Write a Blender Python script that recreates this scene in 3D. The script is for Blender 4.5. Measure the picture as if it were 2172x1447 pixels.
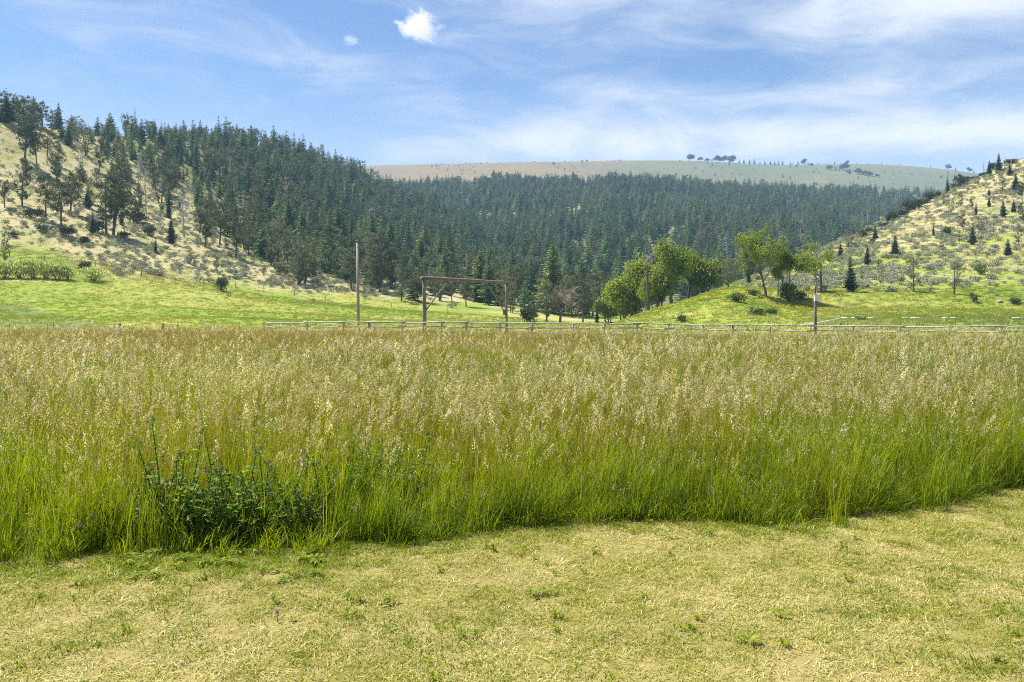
import bpy, math, random
import numpy as np
from mathutils import Vector, Matrix, Euler

R = math.radians
scene = bpy.context.scene
for o in list(bpy.data.objects):
    bpy.data.objects.remove(o)
rng = np.random.default_rng(11)
random.seed(11)

# ------------------------------------------------------------------ camera
FPX, CX, HY, EYE = 1690.0, 1086.0, 672.0, 1.7      # focal length and horizon in photograph pixels, eye height in metres
cam_d = bpy.data.cameras.new('camera')
cam = bpy.data.objects.new('camera', cam_d)
scene.collection.objects.link(cam)
cam_d.sensor_width = 36.0
cam_d.lens = 36.0 * FPX / 2172.0
cam_d.shift_y = -(723.5 - HY) / 2172.0
cam_d.clip_start, cam_d.clip_end = 0.1, 20000
cam.location = (0, 0, EYE)
cam.rotation_euler = (R(90), 0, 0)
scene.camera = cam

# ------------------------------------------------------------------ sky and sun
SUN_AZ, SUN_EL = R(-62), R(60)                      # azimuth from +Y towards +X
SUN = Vector((math.sin(SUN_AZ) * math.cos(SUN_EL), math.cos(SUN_AZ) * math.cos(SUN_EL), math.sin(SUN_EL)))
world = bpy.data.worlds.new('World')
scene.world = world
world.use_nodes = True
wn, wl = world.node_tree.nodes, world.node_tree.links
wn.clear()


def N(nodes, t, **kw):
    n = nodes.new(t)
    for k, v in kw.items():
        if k.startswith('in_'):
            k = k[3:]
            n.inputs[int(k) if k.isdigit() else k.replace('_', ' ')].default_value = v
        else:
            setattr(n, k, v)
    return n


def build_world():
    sky = N(wn, 'ShaderNodeTexSky', sky_type='NISHITA', sun_disc=False, sun_elevation=SUN_EL, sun_rotation=SUN_AZ,
            altitude=1500, air_density=1.0, dust_density=0.1, ozone_density=5.0)
    bg = N(wn, 'ShaderNodeBackground', in_Strength=0.073)
    wl.new(sky.outputs[0], bg.inputs['Color'])
    tc = N(wn, 'ShaderNodeTexCoord')
    sep = N(wn, 'ShaderNodeSeparateXYZ')
    wl.new(tc.outputs['Generated'], sep.inputs[0])

    def M(op, a, b=None, c=None):
        n = N(wn, 'ShaderNodeMath', operation=op)
        for i, v in enumerate((a, b, c)):
            if v is None:
                continue
            if isinstance(v, (int, float)):
                n.inputs[i].default_value = v
            else:
                wl.new(v, n.inputs[i])
        return n.outputs[0]
    az = M('ARCTAN2', sep.outputs[0], sep.outputs[1])
    el = M('ARCSINE', sep.outputs[2])
    com = N(wn, 'ShaderNodeCombineXYZ')
    wl.new(M('MULTIPLY', az, 2.6), com.inputs[0]); wl.new(M('MULTIPLY', M('ADD', el, M('MULTIPLY', az, 0.05)), 9.0), com.inputs[1])
    n1 = N(wn, 'ShaderNodeTexNoise', in_Scale=1.1, in_Detail=3.0, in_Roughness=0.5, in_Distortion=0.4)
    n2 = N(wn, 'ShaderNodeTexNoise', in_Scale=2.3, in_Detail=10.0, in_Roughness=0.60, in_Distortion=0.7)
    for n in (n1, n2):
        wl.new(com.outputs[0], n.inputs['Vector'])
    cov = M('ADD', M('MULTIPLY', n1.outputs[0], 0.55), M('MULTIPLY', n2.outputs[0], 0.85))
    # cirrus banks of that afternoon: bearing, elevation, half widths, thickness
    for ca, ce, ra, re, k in ((0.42, 0.352, 0.40, 0.050, 0.42), (0.62, 0.335, 0.16, 0.020, 0.22), (0.10, 0.215, 0.20, 0.040, 0.34), (0.36, 0.258, 0.17, 0.018, 0.26), (0.48, 0.205, 0.35, 0.030, 0.30),
                              (-0.42, 0.335, 0.26, 0.040, 0.06), (-0.10, 0.285, 0.30, 0.025, 0.10), (-0.15, 0.385, 0.15, 0.014, 0.14), (1.9, 0.4, 0.6, 0.15, 0.3), (-1.9, 0.5, 0.6, 0.2, 0.3), (3.0, 0.4, 0.7, 0.15, 0.3)):
        dx = M('DIVIDE', M('SUBTRACT', az, ca), ra)
        dy = M('DIVIDE', M('SUBTRACT', M('ADD', el, M('MULTIPLY', M('SUBTRACT', az, ca), 0.06)), ce), re)
        g = M('POWER', 2.718, M('MULTIPLY', M('ADD', M('MULTIPLY', dx, dx), M('MULTIPLY', dy, dy)), -1.0))
        cov = M('ADD', cov, M('MULTIPLY', g, k))
    mr = N(wn, 'ShaderNodeMapRange', interpolation_type='SMOOTHSTEP', in_1=0.66, in_2=1.34, in_3=0.0, in_4=0.95)
    wl.new(cov, mr.inputs[0])
    hor = N(wn, 'ShaderNodeMapRange', interpolation_type='SMOOTHSTEP', in_1=0.10, in_2=0.30, in_3=0.45, in_4=0.0)    # thin milky air near the horizon
    wl.new(sep.outputs[2], hor.inputs[0])
    f = M('MINIMUM', M('ADD', mr.outputs[0], hor.outputs[0]), 0.96)
    cl = N(wn, 'ShaderNodeBackground', in_Strength=0.51)
    cl.inputs['Color'].default_value = (0.93, 0.95, 1.0, 1)
    mix = N(wn, 'ShaderNodeMixShader')
    wl.new(f, mix.inputs[0]); wl.new(bg.outputs[0], mix.inputs[1]); wl.new(cl.outputs[0], mix.inputs[2])
    out = N(wn, 'ShaderNodeOutputWorld')
    wl.new(mix.outputs[0], out.inputs[0])


build_world()
sun_d = bpy.data.lights.new('sun', 'SUN')
sun_d.energy, sun_d.angle, sun_d.color = 5.0, R(0.53), (1.0, 0.955, 0.88)
sun_o = bpy.data.objects.new('sun', sun_d)
sun_o.rotation_euler = SUN.to_track_quat('Z', 'Y').to_euler()
sun_o.location = (0, 0, 800)
scene.collection.objects.link(sun_o)

scene.view_settings.view_transform = 'Standard'
scene.view_settings.look = 'None'
scene.view_settings.exposure = 1.08
scene.view_settings.gamma = 1.0
scene.render.engine = 'CYCLES'
cy = scene.cycles
cy.max_bounces, cy.diffuse_bounces, cy.glossy_bounces, cy.transmission_bounces, cy.volume_bounces = 6, 3, 1, 3, 2
cy.transparent_max_bounces = 8
cy.caustics_reflective = cy.caustics_refractive = False
cy.use_adaptive_sampling = True
cy.adaptive_threshold = 0.014
cy.use_denoising = False
cy.denoiser = 'OPENIMAGEDENOISE'
cy.denoising_input_passes = 'RGB_ALBEDO_NORMAL'
scene.render.filter_size = 1.2 if hasattr(scene.render, 'filter_size') else 1.5
cy.pixel_filter_type = 'BLACKMAN_HARRIS'
cy.filter_width = 1.05


# ------------------------------------------------------------------ small helpers
def vnoise(x, y, seed=0):
    x, y = np.asarray(x, float), np.asarray(y, float)
    xi, yi = np.floor(x).astype(np.int64), np.floor(y).astype(np.int64)
    fx, fy = x - xi, y - yi
    fx, fy = fx * fx * (3 - 2 * fx), fy * fy * (3 - 2 * fy)

    def h(a, b):
        n = (a * 374761393 + b * 668265263 + seed * 1442695041) & 0x7fffffff
        n = ((n ^ (n >> 13)) * 1274126177) & 0x7fffffff
        return ((n ^ (n >> 16)) & 0xffff) / 65535.0
    return (h(xi, yi) * (1 - fx) + h(xi + 1, yi) * fx) * (1 - fy) + (h(xi, yi + 1) * (1 - fx) + h(xi + 1, yi + 1) * fx) * fy


def fbm(x, y, seed=0, oct=4, rough=0.5):
    s, a, t = 0, 1.0, 0
    for k in range(oct):
        s = s + a * vnoise(np.asarray(x) * 2 ** k, np.asarray(y) * 2 ** k, seed + 7 * k)
        t += a; a *= rough
    return s / t


def link(o, parent=None):
    scene.collection.objects.link(o)
    if parent is not None:
        o.parent = parent
    return o


def tag(o, label=None, cat=None, group=None, kind=None):
    if label: o['label'] = label
    if cat: o['category'] = cat
    if group: o['group'] = group
    if kind: o['kind'] = kind
    return o


class MB:
    """collects vertices, faces and a per-vertex (t, random, kind) triple; build() makes ONE mesh object"""

    def __init__(s):
        s.v, s.f, s.a, s.m = [], [], [], []
        s.mi = 0

    def face(s, pts, at):
        b = len(s.v)
        s.v.extend([tuple(p) for p in pts])
        s.a.extend(at if isinstance(at, list) else [at] * len(pts))
        s.f.append(tuple(range(b, b + len(pts))))
        s.m.append(s.mi)

    def tube(s, pts, rad, sides=5, at=(0, 0, 0), cap=True):
        pts = [Vector(p) for p in pts]
        b = len(s.v)
        for i, p in enumerate(pts):
            d = (pts[min(i + 1, len(pts) - 1)] - pts[max(i - 1, 0)])
            d = d.normalized() if d.length > 1e-9 else Vector((0, 0, 1))
            ax = Vector((0, 0, 1)) if abs(d.z) < 0.9 else Vector((1, 0, 0))
            u = d.cross(ax).normalized(); w = d.cross(u)
            for k in range(sides):
                an = 2 * math.pi * k / sides
                q = p + (u * math.cos(an) + w * math.sin(an)) * rad[i]
                s.v.append(tuple(q)); s.a.append((i / max(1, len(pts) - 1), at[1], at[2]))
        for i in range(len(pts) - 1):
            for k in range(sides):
                a0, a1 = b + i * sides + k, b + i * sides + (k + 1) % sides
                s.f.append((a0, a1, a1 + sides, a0 + sides)); s.m.append(s.mi)
        if cap:
            s.f.append(tuple(b + k for k in range(sides))[::-1]); s.m.append(s.mi)
            e = b + (len(pts) - 1) * sides
            s.f.append(tuple(e + k for k in range(sides))); s.m.append(s.mi)

    def ribbon(s, pts, wid, side, at_r=0.0, kind=0.0, t0=0.0, t1=1.0):
        b, n = len(s.v), len(pts)
        for i, p in enumerate(pts):
            w = side * (wid[i] * 0.5)
            t = t0 + (t1 - t0) * i / (n - 1)
            s.v.append(tuple(p - w)); s.v.append(tuple(p + w))
            s.a += [(t, at_r, kind)] * 2
        for i in range(n - 1):
            a = b + 2 * i
            s.f.append((a, a + 1, a + 3, a + 2)); s.m.append(s.mi)

    def mesh(s, name, mats, smooth=False):
        me = bpy.data.meshes.new(name)
        me.from_pydata(s.v, [], s.f)
        at = me.attributes.new('g', 'FLOAT_VECTOR', 'POINT')
        at.data.foreach_set('vector', np.array(s.a, np.float32).ravel())
        for m in (mats if isinstance(mats, (list, tuple)) else [mats]):
            me.materials.append(m)
        if s.m and max(s.m) > 0:
            me.polygons.foreach_set('material_index', np.array(s.m, np.int32))
        if smooth:
            me.polygons.foreach_set('use_smooth', np.ones(len(s.f), bool))
        me.update()
        return me

    def build(s, name, mats, parent=None, smooth=False):
        return link(bpy.data.objects.new(name, s.mesh(name, mats, smooth)), parent)


def empty(name, loc, rz=0.0, parent=None):
    e = bpy.data.objects.new(name, None)
    e.empty_display_size = 0.3
    e.location = loc
    e.rotation_euler = (0, 0, rz)
    return link(e, parent)


# ------------------------------------------------------------------ materials
MATS = {}


def new_mat(name):
    m = bpy.data.materials.new(name)
    m.use_nodes = True
    m.node_tree.nodes.clear()
    MATS[name] = m
    return m, m.node_tree.nodes, m.node_tree.links


def ramp(nodes, stops, interp='LINEAR'):
    r = nodes.new('ShaderNodeValToRGB')
    r.color_ramp.interpolation = interp
    e = r.color_ramp.elements
    while len(e) > 1:
        e.remove(e[-1])
    e[0].position, e[0].color = stops[0][0], (*stops[0][1], 1)
    for p, c in stops[1:]:
        x = e.new(p); x.color = (*c, 1)
    return r


def mixc(nodes, links, fac, a, b, mode='MIX'):
    m = nodes.new('ShaderNodeMix')
    m.data_type, m.blend_type = 'RGBA', mode
    for sock, val in ((m.inputs[0], fac), (m.inputs[6], a), (m.inputs[7], b)):
        if hasattr(val, 'links') or hasattr(val, 'is_linked'):
            links.new(val, sock)
        elif isinstance(val, tuple):
            sock.default_value = (*val, 1) if len(val) == 3 else val
        else:
            sock.default_value = val
    return m.outputs[2]


def leaf_mat(name, stops_r, stops_patch=None, patch_scale=0.2, patch_amt=0.0, transl=0.35, rough=0.5, spec=0.3, t_stops=None, t_amt=0.0,
             head=None, obj_w=.45, tint=(1.15, 1.15, 0.6)):
    """foliage: colour by the leaf's own random number, by the plant's place, along the blade; part of the light goes through"""
    m, n, l = new_mat(name)
    at = N(n, 'ShaderNodeAttribute', attribute_name='g')
    sp = N(n, 'ShaderNodeSeparateXYZ'); l.new(at.outputs['Vector'], sp.inputs[0])
    oi = N(n, 'ShaderNodeObjectInfo')
    add = N(n, 'ShaderNodeMath', operation='MULTIPLY_ADD'); add.inputs[1].default_value = 1 - obj_w
    l.new(sp.outputs[1], add.inputs[0])
    mul = N(n, 'ShaderNodeMath', operation='MULTIPLY'); mul.inputs[1].default_value = obj_w
    l.new(oi.outputs['Random'], mul.inputs[0]); l.new(mul.outputs[0], add.inputs[2])
    rp = ramp(n, stops_r); l.new(add.outputs[0], rp.inputs[0])
    col = rp.outputs[0]
    if stops_patch:
        nz = N(n, 'ShaderNodeTexNoise', in_Scale=patch_scale, in_Detail=3.0, in_Roughness=0.55)
        l.new(oi.outputs['Location'], nz.inputs['Vector'])
        mr = N(n, 'ShaderNodeMapRange', in_1=0.36, in_2=0.64); l.new(nz.outputs[0], mr.inputs[0])
        pr = ramp(n, stops_patch); l.new(mr.outputs[0], pr.inputs[0])
        col = mixc(n, l, patch_amt, col, pr.outputs[0])
    if t_stops:
        tr = ramp(n, t_stops); l.new(sp.outputs[0], tr.inputs[0])
        col = mixc(n, l, t_amt, col, tr.outputs[0])
    if head:        # kind 1 = seed head
        hr = ramp(n, head); l.new(add.outputs[0], hr.inputs[0])
        col = mixc(n, l, sp.outputs[2], col, hr.outputs[0])
    pb = N(n, 'ShaderNodeBsdfPrincipled', in_Roughness=rough)
    pb.inputs['Specular IOR Level'].default_value = spec
    l.new(col, pb.inputs['Base Color'])
    tb = N(n, 'ShaderNodeBsdfTranslucent')
    tcol = mixc(n, l, sp.outputs[2], (*tint,), (1.08, 1.0, 0.66)) if head else (*tint,)
    l.new(mixc(n, l, 1.0, col, tcol, 'MULTIPLY'), tb.inputs['Color'])
    mx = N(n, 'ShaderNodeMixShader'); mx.inputs[0].default_value = transl
    l.new(pb.outputs[0], mx.inputs[1]); l.new(tb.outputs[0], mx.inputs[2])
    out = N(n, 'ShaderNodeOutputMaterial'); l.new(mx.outputs[0], out.inputs[0])
    return m


def bark_mat(name, c1, c2, scale=6.0, stretch=(1, 1, 0.15), rough=0.9, bump=0.3):
    m, n, l = new_mat(name)
    tc = N(n, 'ShaderNodeTexCoord'); mp = N(n, 'ShaderNodeMapping'); mp.inputs['Scale'].default_value = stretch
    l.new(tc.outputs['Object'], mp.inputs[0])
    nz = N(n, 'ShaderNodeTexNoise', in_Scale=scale, in_Detail=6.0, in_Roughness=0.65); l.new(mp.outputs[0], nz.inputs['Vector'])
    rp = ramp(n, [(0.3, c1), (0.7, c2)]); l.new(nz.outputs[0], rp.inputs[0])
    oi = N(n, 'ShaderNodeObjectInfo')
    hv = N(n, 'ShaderNodeHueSaturation')
    mr = N(n, 'ShaderNodeMapRange', in_3=0.8, in_4=1.2); l.new(oi.outputs['Random'], mr.inputs[0]); l.new(mr.outputs[0], hv.inputs['Value'])
    l.new(rp.outputs[0], hv.inputs['Color'])
    pb = N(n, 'ShaderNodeBsdfPrincipled', in_Roughness=rough)
    l.new(hv.outputs[0], pb.inputs['Base Color'])
    bp = N(n, 'ShaderNodeBump', in_Strength=bump, in_Distance=0.02); l.new(nz.outputs[0], bp.inputs['Height']); l.new(bp.outputs[0], pb.inputs['Normal'])
    out = N(n, 'ShaderNodeOutputMaterial'); l.new(pb.outputs[0], out.inputs[0])
    return m


def plain_mat(name, c, rough=0.6, metal=0.0, var=0.12, scale=20.0):
    m, n, l = new_mat(name)
    tc = N(n, 'ShaderNodeTexCoord')
    nz = N(n, 'ShaderNodeTexNoise', in_Scale=scale, in_Detail=5.0); l.new(tc.outputs['Object'], nz.inputs['Vector'])
    rp = ramp(n, [(0.3, tuple(x * (1 - var) for x in c)), (0.7, tuple(min(1, x * (1 + var)) for x in c))]); l.new(nz.outputs[0], rp.inputs[0])
    pb = N(n, 'ShaderNodeBsdfPrincipled', in_Roughness=rough, in_Metallic=metal); l.new(rp.outputs[0], pb.inputs['Base Color'])
    out = N(n, 'ShaderNodeOutputMaterial'); l.new(pb.outputs[0], out.inputs[0])
    return m


def ground_mat(name, layers, fine=((0.86, 0.86, 0.86), (1.12, 1.12, 1.12)), fine_scale=1.5, bump=0.22, bump_scale=1.2, bump_dist=0.25):
    """ground cover: vertex attribute 'zone' (r,g,b weights) chooses between three vegetation colours, each with patches of its own"""
    m, n, l = new_mat(name)
    ge = N(n, 'ShaderNodeNewGeometry')
    at = N(n, 'ShaderNodeAttribute', attribute_name='zone')
    sp = N(n, 'ShaderNodeSeparateXYZ'); l.new(at.outputs['Vector'], sp.inputs[0])
    cols = []
    for k, (sc, stops) in enumerate(layers):
        nz = N(n, 'ShaderNodeTexNoise', in_Scale=sc, in_Detail=7.0, in_Roughness=0.62, in_Distortion=0.6)
        l.new(ge.outputs['Position'], nz.inputs['Vector'])
        rp = ramp(n, stops); l.new(nz.outputs[0], rp.inputs[0])
        cols.append(rp.outputs[0])
    c = cols[0]
    for k in range(1, len(cols)):
        c = mixc(n, l, sp.outputs[k - 1], c, cols[k])
    nf = N(n, 'ShaderNodeTexNoise', in_Scale=fine_scale, in_Detail=8.0, in_Roughness=0.7)
    l.new(ge.outputs['Position'], nf.inputs['Vector'])
    fr = ramp(n, [(0.3, fine[0]), (0.7, fine[1])]); l.new(nf.outputs[0], fr.inputs[0])
    c = mixc(n, l, 1.0, c, fr.outputs[0], 'MULTIPLY')
    pb = N(n, 'ShaderNodeBsdfPrincipled', in_Roughness=0.95); pb.inputs['Specular IOR Level'].default_value = 0.1
    l.new(c, pb.inputs['Base Color'])
    nb = N(n, 'ShaderNodeTexNoise', in_Scale=bump_scale, in_Detail=6.0, in_Roughness=0.7); l.new(ge.outputs['Position'], nb.inputs['Vector'])
    bp = N(n, 'ShaderNodeBump', in_Strength=bump, in_Distance=bump_dist); l.new(nb.outputs[0], bp.inputs['Height']); l.new(bp.outputs[0], pb.inputs['Normal'])
    out = N(n, 'ShaderNodeOutputMaterial'); l.new(pb.outputs[0], out.inputs[0])
    return m


G_BRIGHT, G_MID, G_YEL = (0.205, 0.262, 0.036), (0.165, 0.225, 0.036), (0.315, 0.305, 0.075)
TAN, TAN2, PALE = (0.41, 0.345, 0.19), (0.36, 0.29, 0.13), (0.40, 0.40, 0.18)
ground_mat('meadow_ground', [
    (0.05, [(0.30, G_MID), (0.48, G_BRIGHT), (0.62, G_YEL), (0.75, G_MID)]),
    (0.07, [(0.35, (0.27, 0.29, 0.10)), (0.55, TAN), (0.7, (0.25, 0.28, 0.09))]),
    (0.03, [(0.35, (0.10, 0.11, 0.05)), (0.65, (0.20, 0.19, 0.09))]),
    (0.05, [(0.35, (0.12, 0.17, 0.04)), (0.65, (0.15, 0.19, 0.06))])])
ground_mat('far_hill_ground', [
    (0.006, [(0.35, (0.185, 0.142, 0.075)), (0.5, (0.205, 0.155, 0.070)), (0.65, (0.175, 0.135, 0.080))]),
    (0.008, [(0.35, (0.115, 0.125, 0.062)), (0.55, (0.135, 0.14, 0.072)), (0.7, (0.20, 0.16, 0.075))])],
    fine_scale=0.08, bump_scale=0.05, bump_dist=4.0)
ground_mat('field_soil', [
    (0.5, [(0.35, (0.20, 0.15, 0.08)), (0.65, (0.32, 0.26, 0.12))]),
    (1.1, [(0.30, (0.22, 0.18, 0.06)), (0.5, (0.27, 0.22, 0.085)), (0.62, (0.19, 0.17, 0.04)), (0.75, (0.30, 0.235, 0.10))])],
    fine_scale=60.0, bump_scale=70.0, bump_dist=0.02)

MATS['fir'] = leaf_mat('fir', [(0.0, (0.024, 0.068, 0.038)), (0.35, (0.060, 0.128, 0.050)), (0.65, (0.135, 0.205, 0.062)), (1.0, (0.25, 0.285, 0.095))],
                       obj_w=.65, transl=0.3, rough=0.6, spec=0.25)
leaf_mat('fir_dark', [(0.0, (0.024, 0.052, 0.026)), (0.6, (0.042, 0.076, 0.032)), (1.0, (0.070, 0.105, 0.040))], transl=0.15, rough=0.6)
leaf_mat('pine', [(0.0, (0.055, 0.080, 0.030)), (0.5, (0.085, 0.110, 0.038)), (0.8, (0.12, 0.135, 0.05)), (1.0, (0.17, 0.15, 0.055))], transl=0.25, rough=0.6)
leaf_mat('pine_grey', [(0.0, (0.10, 0.125, 0.065)), (0.5, (0.15, 0.175, 0.085)), (1.0, (0.22, 0.225, 0.115))], transl=0.25, rough=0.7)
leaf_mat('juniper', [(0.0, (0.035, 0.055, 0.022)), (0.6, (0.055, 0.075, 0.028)), (1.0, (0.09, 0.10, 0.035))], transl=0.15, rough=0.6)
leaf_mat('cottonwood', [(0.0, (0.125, 0.185, 0.028)), (0.5, (0.22, 0.28, 0.040)), (1.0, (0.38, 0.41, 0.07))], transl=0.5, rough=0.55, spec=0.15)
leaf_mat('willow', [(0.0, (0.30, 0.36, 0.12)), (0.5, (0.42, 0.47, 0.19)), (1.0, (0.56, 0.57, 0.28))], transl=0.5)
leaf_mat('shrub', [(0.0, (0.07, 0.11, 0.04)), (0.6, (0.11, 0.16, 0.05)), (1.0, (0.17, 0.21, 0.08))], transl=0.3)
leaf_mat('sage', [(0.0, (0.21, 0.23, 0.15)), (0.5, (0.31, 0.33, 0.225)), (1.0, (0.46, 0.47, 0.34))], transl=0.15, rough=0.8, tint=(1.0, 1.0, 0.75))
leaf_mat('red_needles', [(0.0, (0.20, 0.10, 0.07)), (1.0, (0.30, 0.17, 0.11))], transl=0.2)
bark_mat('bark', (0.075, 0.065, 0.055), (0.155, 0.135, 0.115))
bark_mat('dead_wood', (0.30, 0.275, 0.26), (0.50, 0.47, 0.45))
bark_mat('pink_twigs', (0.25, 0.19, 0.17), (0.40, 0.32, 0.29))
bark_mat('weathered_log', (0.20, 0.165, 0.12), (0.42, 0.37, 0.30), scale=9.0, stretch=(1, 1, 1))
bark_mat('grey_rail', (0.34, 0.31, 0.26), (0.58, 0.54, 0.48), scale=7.0, stretch=(1, 1, 1))
bark_mat('gate_log', (0.13, 0.115, 0.095), (0.25, 0.225, 0.185), scale=5.0, stretch=(1, 1, 0.3))
bark_mat('pole_wood', (0.22, 0.19, 0.15), (0.34, 0.30, 0.24), scale=5.0, stretch=(1, 1, 0.06))
bark_mat('creosote_wood', (0.10, 0.08, 0.06), (0.18, 0.15, 0.12), scale=5.0, stretch=(1, 1, 0.06))
plain_mat('white_metal', (0.72, 0.72, 0.72), 0.45)
plain_mat('grey_metal', (0.35, 0.35, 0.36), 0.4, 0.7)
plain_mat('white_pipe', (0.70, 0.70, 0.68), 0.4)
plain_mat('rock', (0.34, 0.25, 0.20), 0.9, var=0.3, scale=6.0)
plain_mat('ceramic', (0.25, 0.2, 0.16), 0.3)


# ------------------------------------------------------------------ terrain
def gsm(a, sig, axis):
    r = int(3 * sig); k = np.exp(-0.5 * (np.arange(-r, r + 1) / sig) ** 2); k /= k.sum()
    pad = [(0, 0), (0, 0)]; pad[axis] = (r, r)
    p = np.pad(a, pad, mode='edge')
    return np.apply_along_axis(lambda v: np.convolve(v, k, 'valid'), axis, p)


class Sheet:
    """a hill as a height field over bearing (photograph column) and distance; rows run from its foot over its crest to its back"""

    def __init__(s, cols, step=8.0, S=110, sig_p=4.0, sig_s=3.0, amp=(), seed=0, lo=None, hi=None):
        px = np.array([c[0] for c in cols], float)
        nr = len(cols[0][1])
        D = np.array([[r[0] for r in c[1]] for c in cols], float)
        Z = np.array([[(r[1][1] if isinstance(r[1], tuple) else EYE + (HY - r[1]) / FPX * r[0]) for r in c[1]] for c in cols], float)
        s.px = np.arange(px[0], px[-1] + 1, step)
        ss = np.linspace(0, nr - 1, S)
        Dp = np.stack([np.interp(s.px, px, D[:, r]) for r in range(nr)])
        Zp = np.stack([np.interp(s.px, px, Z[:, r]) for r in range(nr)])
        Df = np.stack([np.interp(ss, np.arange(nr), Dp[:, j]) for j in range(len(s.px))], 1)
        Zf = np.stack([np.interp(ss, np.arange(nr), Zp[:, j]) for j in range(len(s.px))], 1)
        s.D, s.Z = gsm(gsm(Df, sig_s, 0), sig_p, 1), gsm(gsm(Zf, sig_s, 0), sig_p, 1)
        s.D[0], s.Z[0] = Df[0], Zf[0]
        s.S, s.ss = S, ss
        s.X = (s.px[None, :] - CX) / FPX * s.D
        up = np.clip((s.D - s.D[0][None, :]) / 40.0, 0, 1)
        for wl_, a in amp:
            s.Z = s.Z + a * up * (fbm(s.X / wl_, s.D / wl_, seed, 3) - 0.5) * 2
        s.PY = HY - (s.Z - EYE) * FPX / s.D

    def col(s, px):
        return int(np.clip(round((px - s.px[0]) / (s.px[1] - s.px[0])), 0, len(s.px) - 1))

    def at(s, px, py):
        """ground point seen at that picture position (first surface from the camera)"""
        j = s.col(px)
        c = s.PY[:, j]
        k = np.where(c <= py)[0]
        i = k[0] if len(k) else int(np.argmin(c))
        if i == 0:
            D, Z = s.D[0, j], s.Z[0, j]
        else:
            f = np.clip((c[i - 1] - py) / max(1e-6, c[i - 1] - c[i]), 0, 1)
            D, Z = s.D[i - 1, j] * (1 - f) + s.D[i, j] * f, s.Z[i - 1, j] * (1 - f) + s.Z[i, j] * f
        return Vector(((px - CX) / FPX * D, D, Z))

    def z(s, px, D):
        j = s.col(px)
        return float(np.interp(D, s.D[:, j], s.Z[:, j]))

    def zv(s, px, D):
        """vectorised height for arrays of bearings and distances"""
        j = np.clip(np.round((px - s.px[0]) / (s.px[1] - s.px[0])).astype(int), 0, len(s.px) - 1)
        out = np.empty(len(px))
        for q in np.unique(j):
            m = j == q
            out[m] = np.interp(D[m], s.D[:, q], s.Z[:, q])
        return out

    def build(s, name, mat, zone):
        S, P = s.D.shape
        v = np.stack([s.X, s.D, s.Z], -1).reshape(-1, 3)
        ii, jj = np.meshgrid(np.arange(S - 1), np.arange(P - 1), indexing='ij')
        a = (ii * P + jj).ravel()
        f = np.stack([a, a + 1, a + P + 1, a + P], 1)
        me = bpy.data.meshes.new(name)
        me.from_pydata(v.tolist(), [], f.tolist())
        me.polygons.foreach_set('use_smooth', np.ones(len(f), bool))
        at = me.attributes.new('zone', 'FLOAT_VECTOR', 'POINT')
        at.data.foreach_set('vector', zone(s).astype(np.float32).reshape(-1))
        me.materials.append(MATS[mat])
        o = bpy.data.objects.new(name, me)
        o['kind'] = 'structure'
        return link(o)


G0 = ('z', 0.0)
LEFT = Sheet([
    (-900, [(62, ('z', -0.4)), (80, 672), (105, 620), (150, 520), (190, 380), (240, 220), (340, ('z', 50)), (420, ('z', 20))]),
    (-200, [(62, ('z', -0.4)), (80, 676), (110, 622), (140, 560), (185, 390), (240, 170), (340, ('z', 50)), (420, ('z', 20))]),
    (0,    [(62, ('z', -0.4)), (80, 679), (115, 625), (140, 562), (190, 390), (245, 222), (330, ('z', 45)), (420, ('z', 15))]),
    (120,  [(62, ('z', -0.4)), (80, 680), (115, 628), (140, 563), (205, 400), (285, 258), (380, ('z', 50)), (480, ('z', 20))]),
    (250,  [(62, ('z', -0.4)), (82, 680), (120, 632), (145, 578), (230, 418), (340, 270), (440, ('z', 60)), (560, ('z', 25))]),
    (400,  [(62, ('z', -0.4)), (84, 681), (120, 640), (150, 598), (260, 435), (400, 276), (520, ('z', 70)), (640, ('z', 30))]),
    (500,  [(62, ('z', -0.4)), (84, 682), (125, 646), (155, 608), (290, 452), (450, 286), (580, ('z', 75)), (700, ('z', 30))]),
    (650,  [(64, ('z', -0.4)), (86, 683), (130, 654), (160, 622), (330, 488), (520, 312), (640, ('z', 80)), (760, ('z', 30))]),
    (750,  [(64, ('z', -0.4)), (88, 683), (130, 660), (160, 632), (350, 515), (580, 365), (700, ('z', 80)), (800, ('z', 30))]),
    (850,  [(66, ('z', -0.4)), (90, 684), (130, 667), (165, 645), (370, 540), (620, 412), (720, ('z', 70)), (820, ('z', 30))]),
    (1000, [(66, ('z', -0.4)), (95, 684), (130, 675), (165, 662), (380, 575), (620, 470), (700, ('z', 55)), (800, ('z', 30))]),
    (1100, [(70, ('z', -0.4)), (100, 684), (130, 681), (165, 672), (380, 605), (600, 525), (680, ('z', 40)), (780, ('z', 20))]),
    (1250, [(75, ('z', -0.4)), (110, 684), (140, 682), (175, 676), (340, 640), (480, 590), (560, ('z', 15)), (660, ('z', 0))]),
    (1400, [(80, ('z', -0.5)), (110, 687), (140, 686), (175, 682), (300, 665), (400, 645), (480, ('z', 3)), (560, ('z', -2))]),
], amp=((45, 1.6), (14, 0.35)), seed=3)
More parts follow.
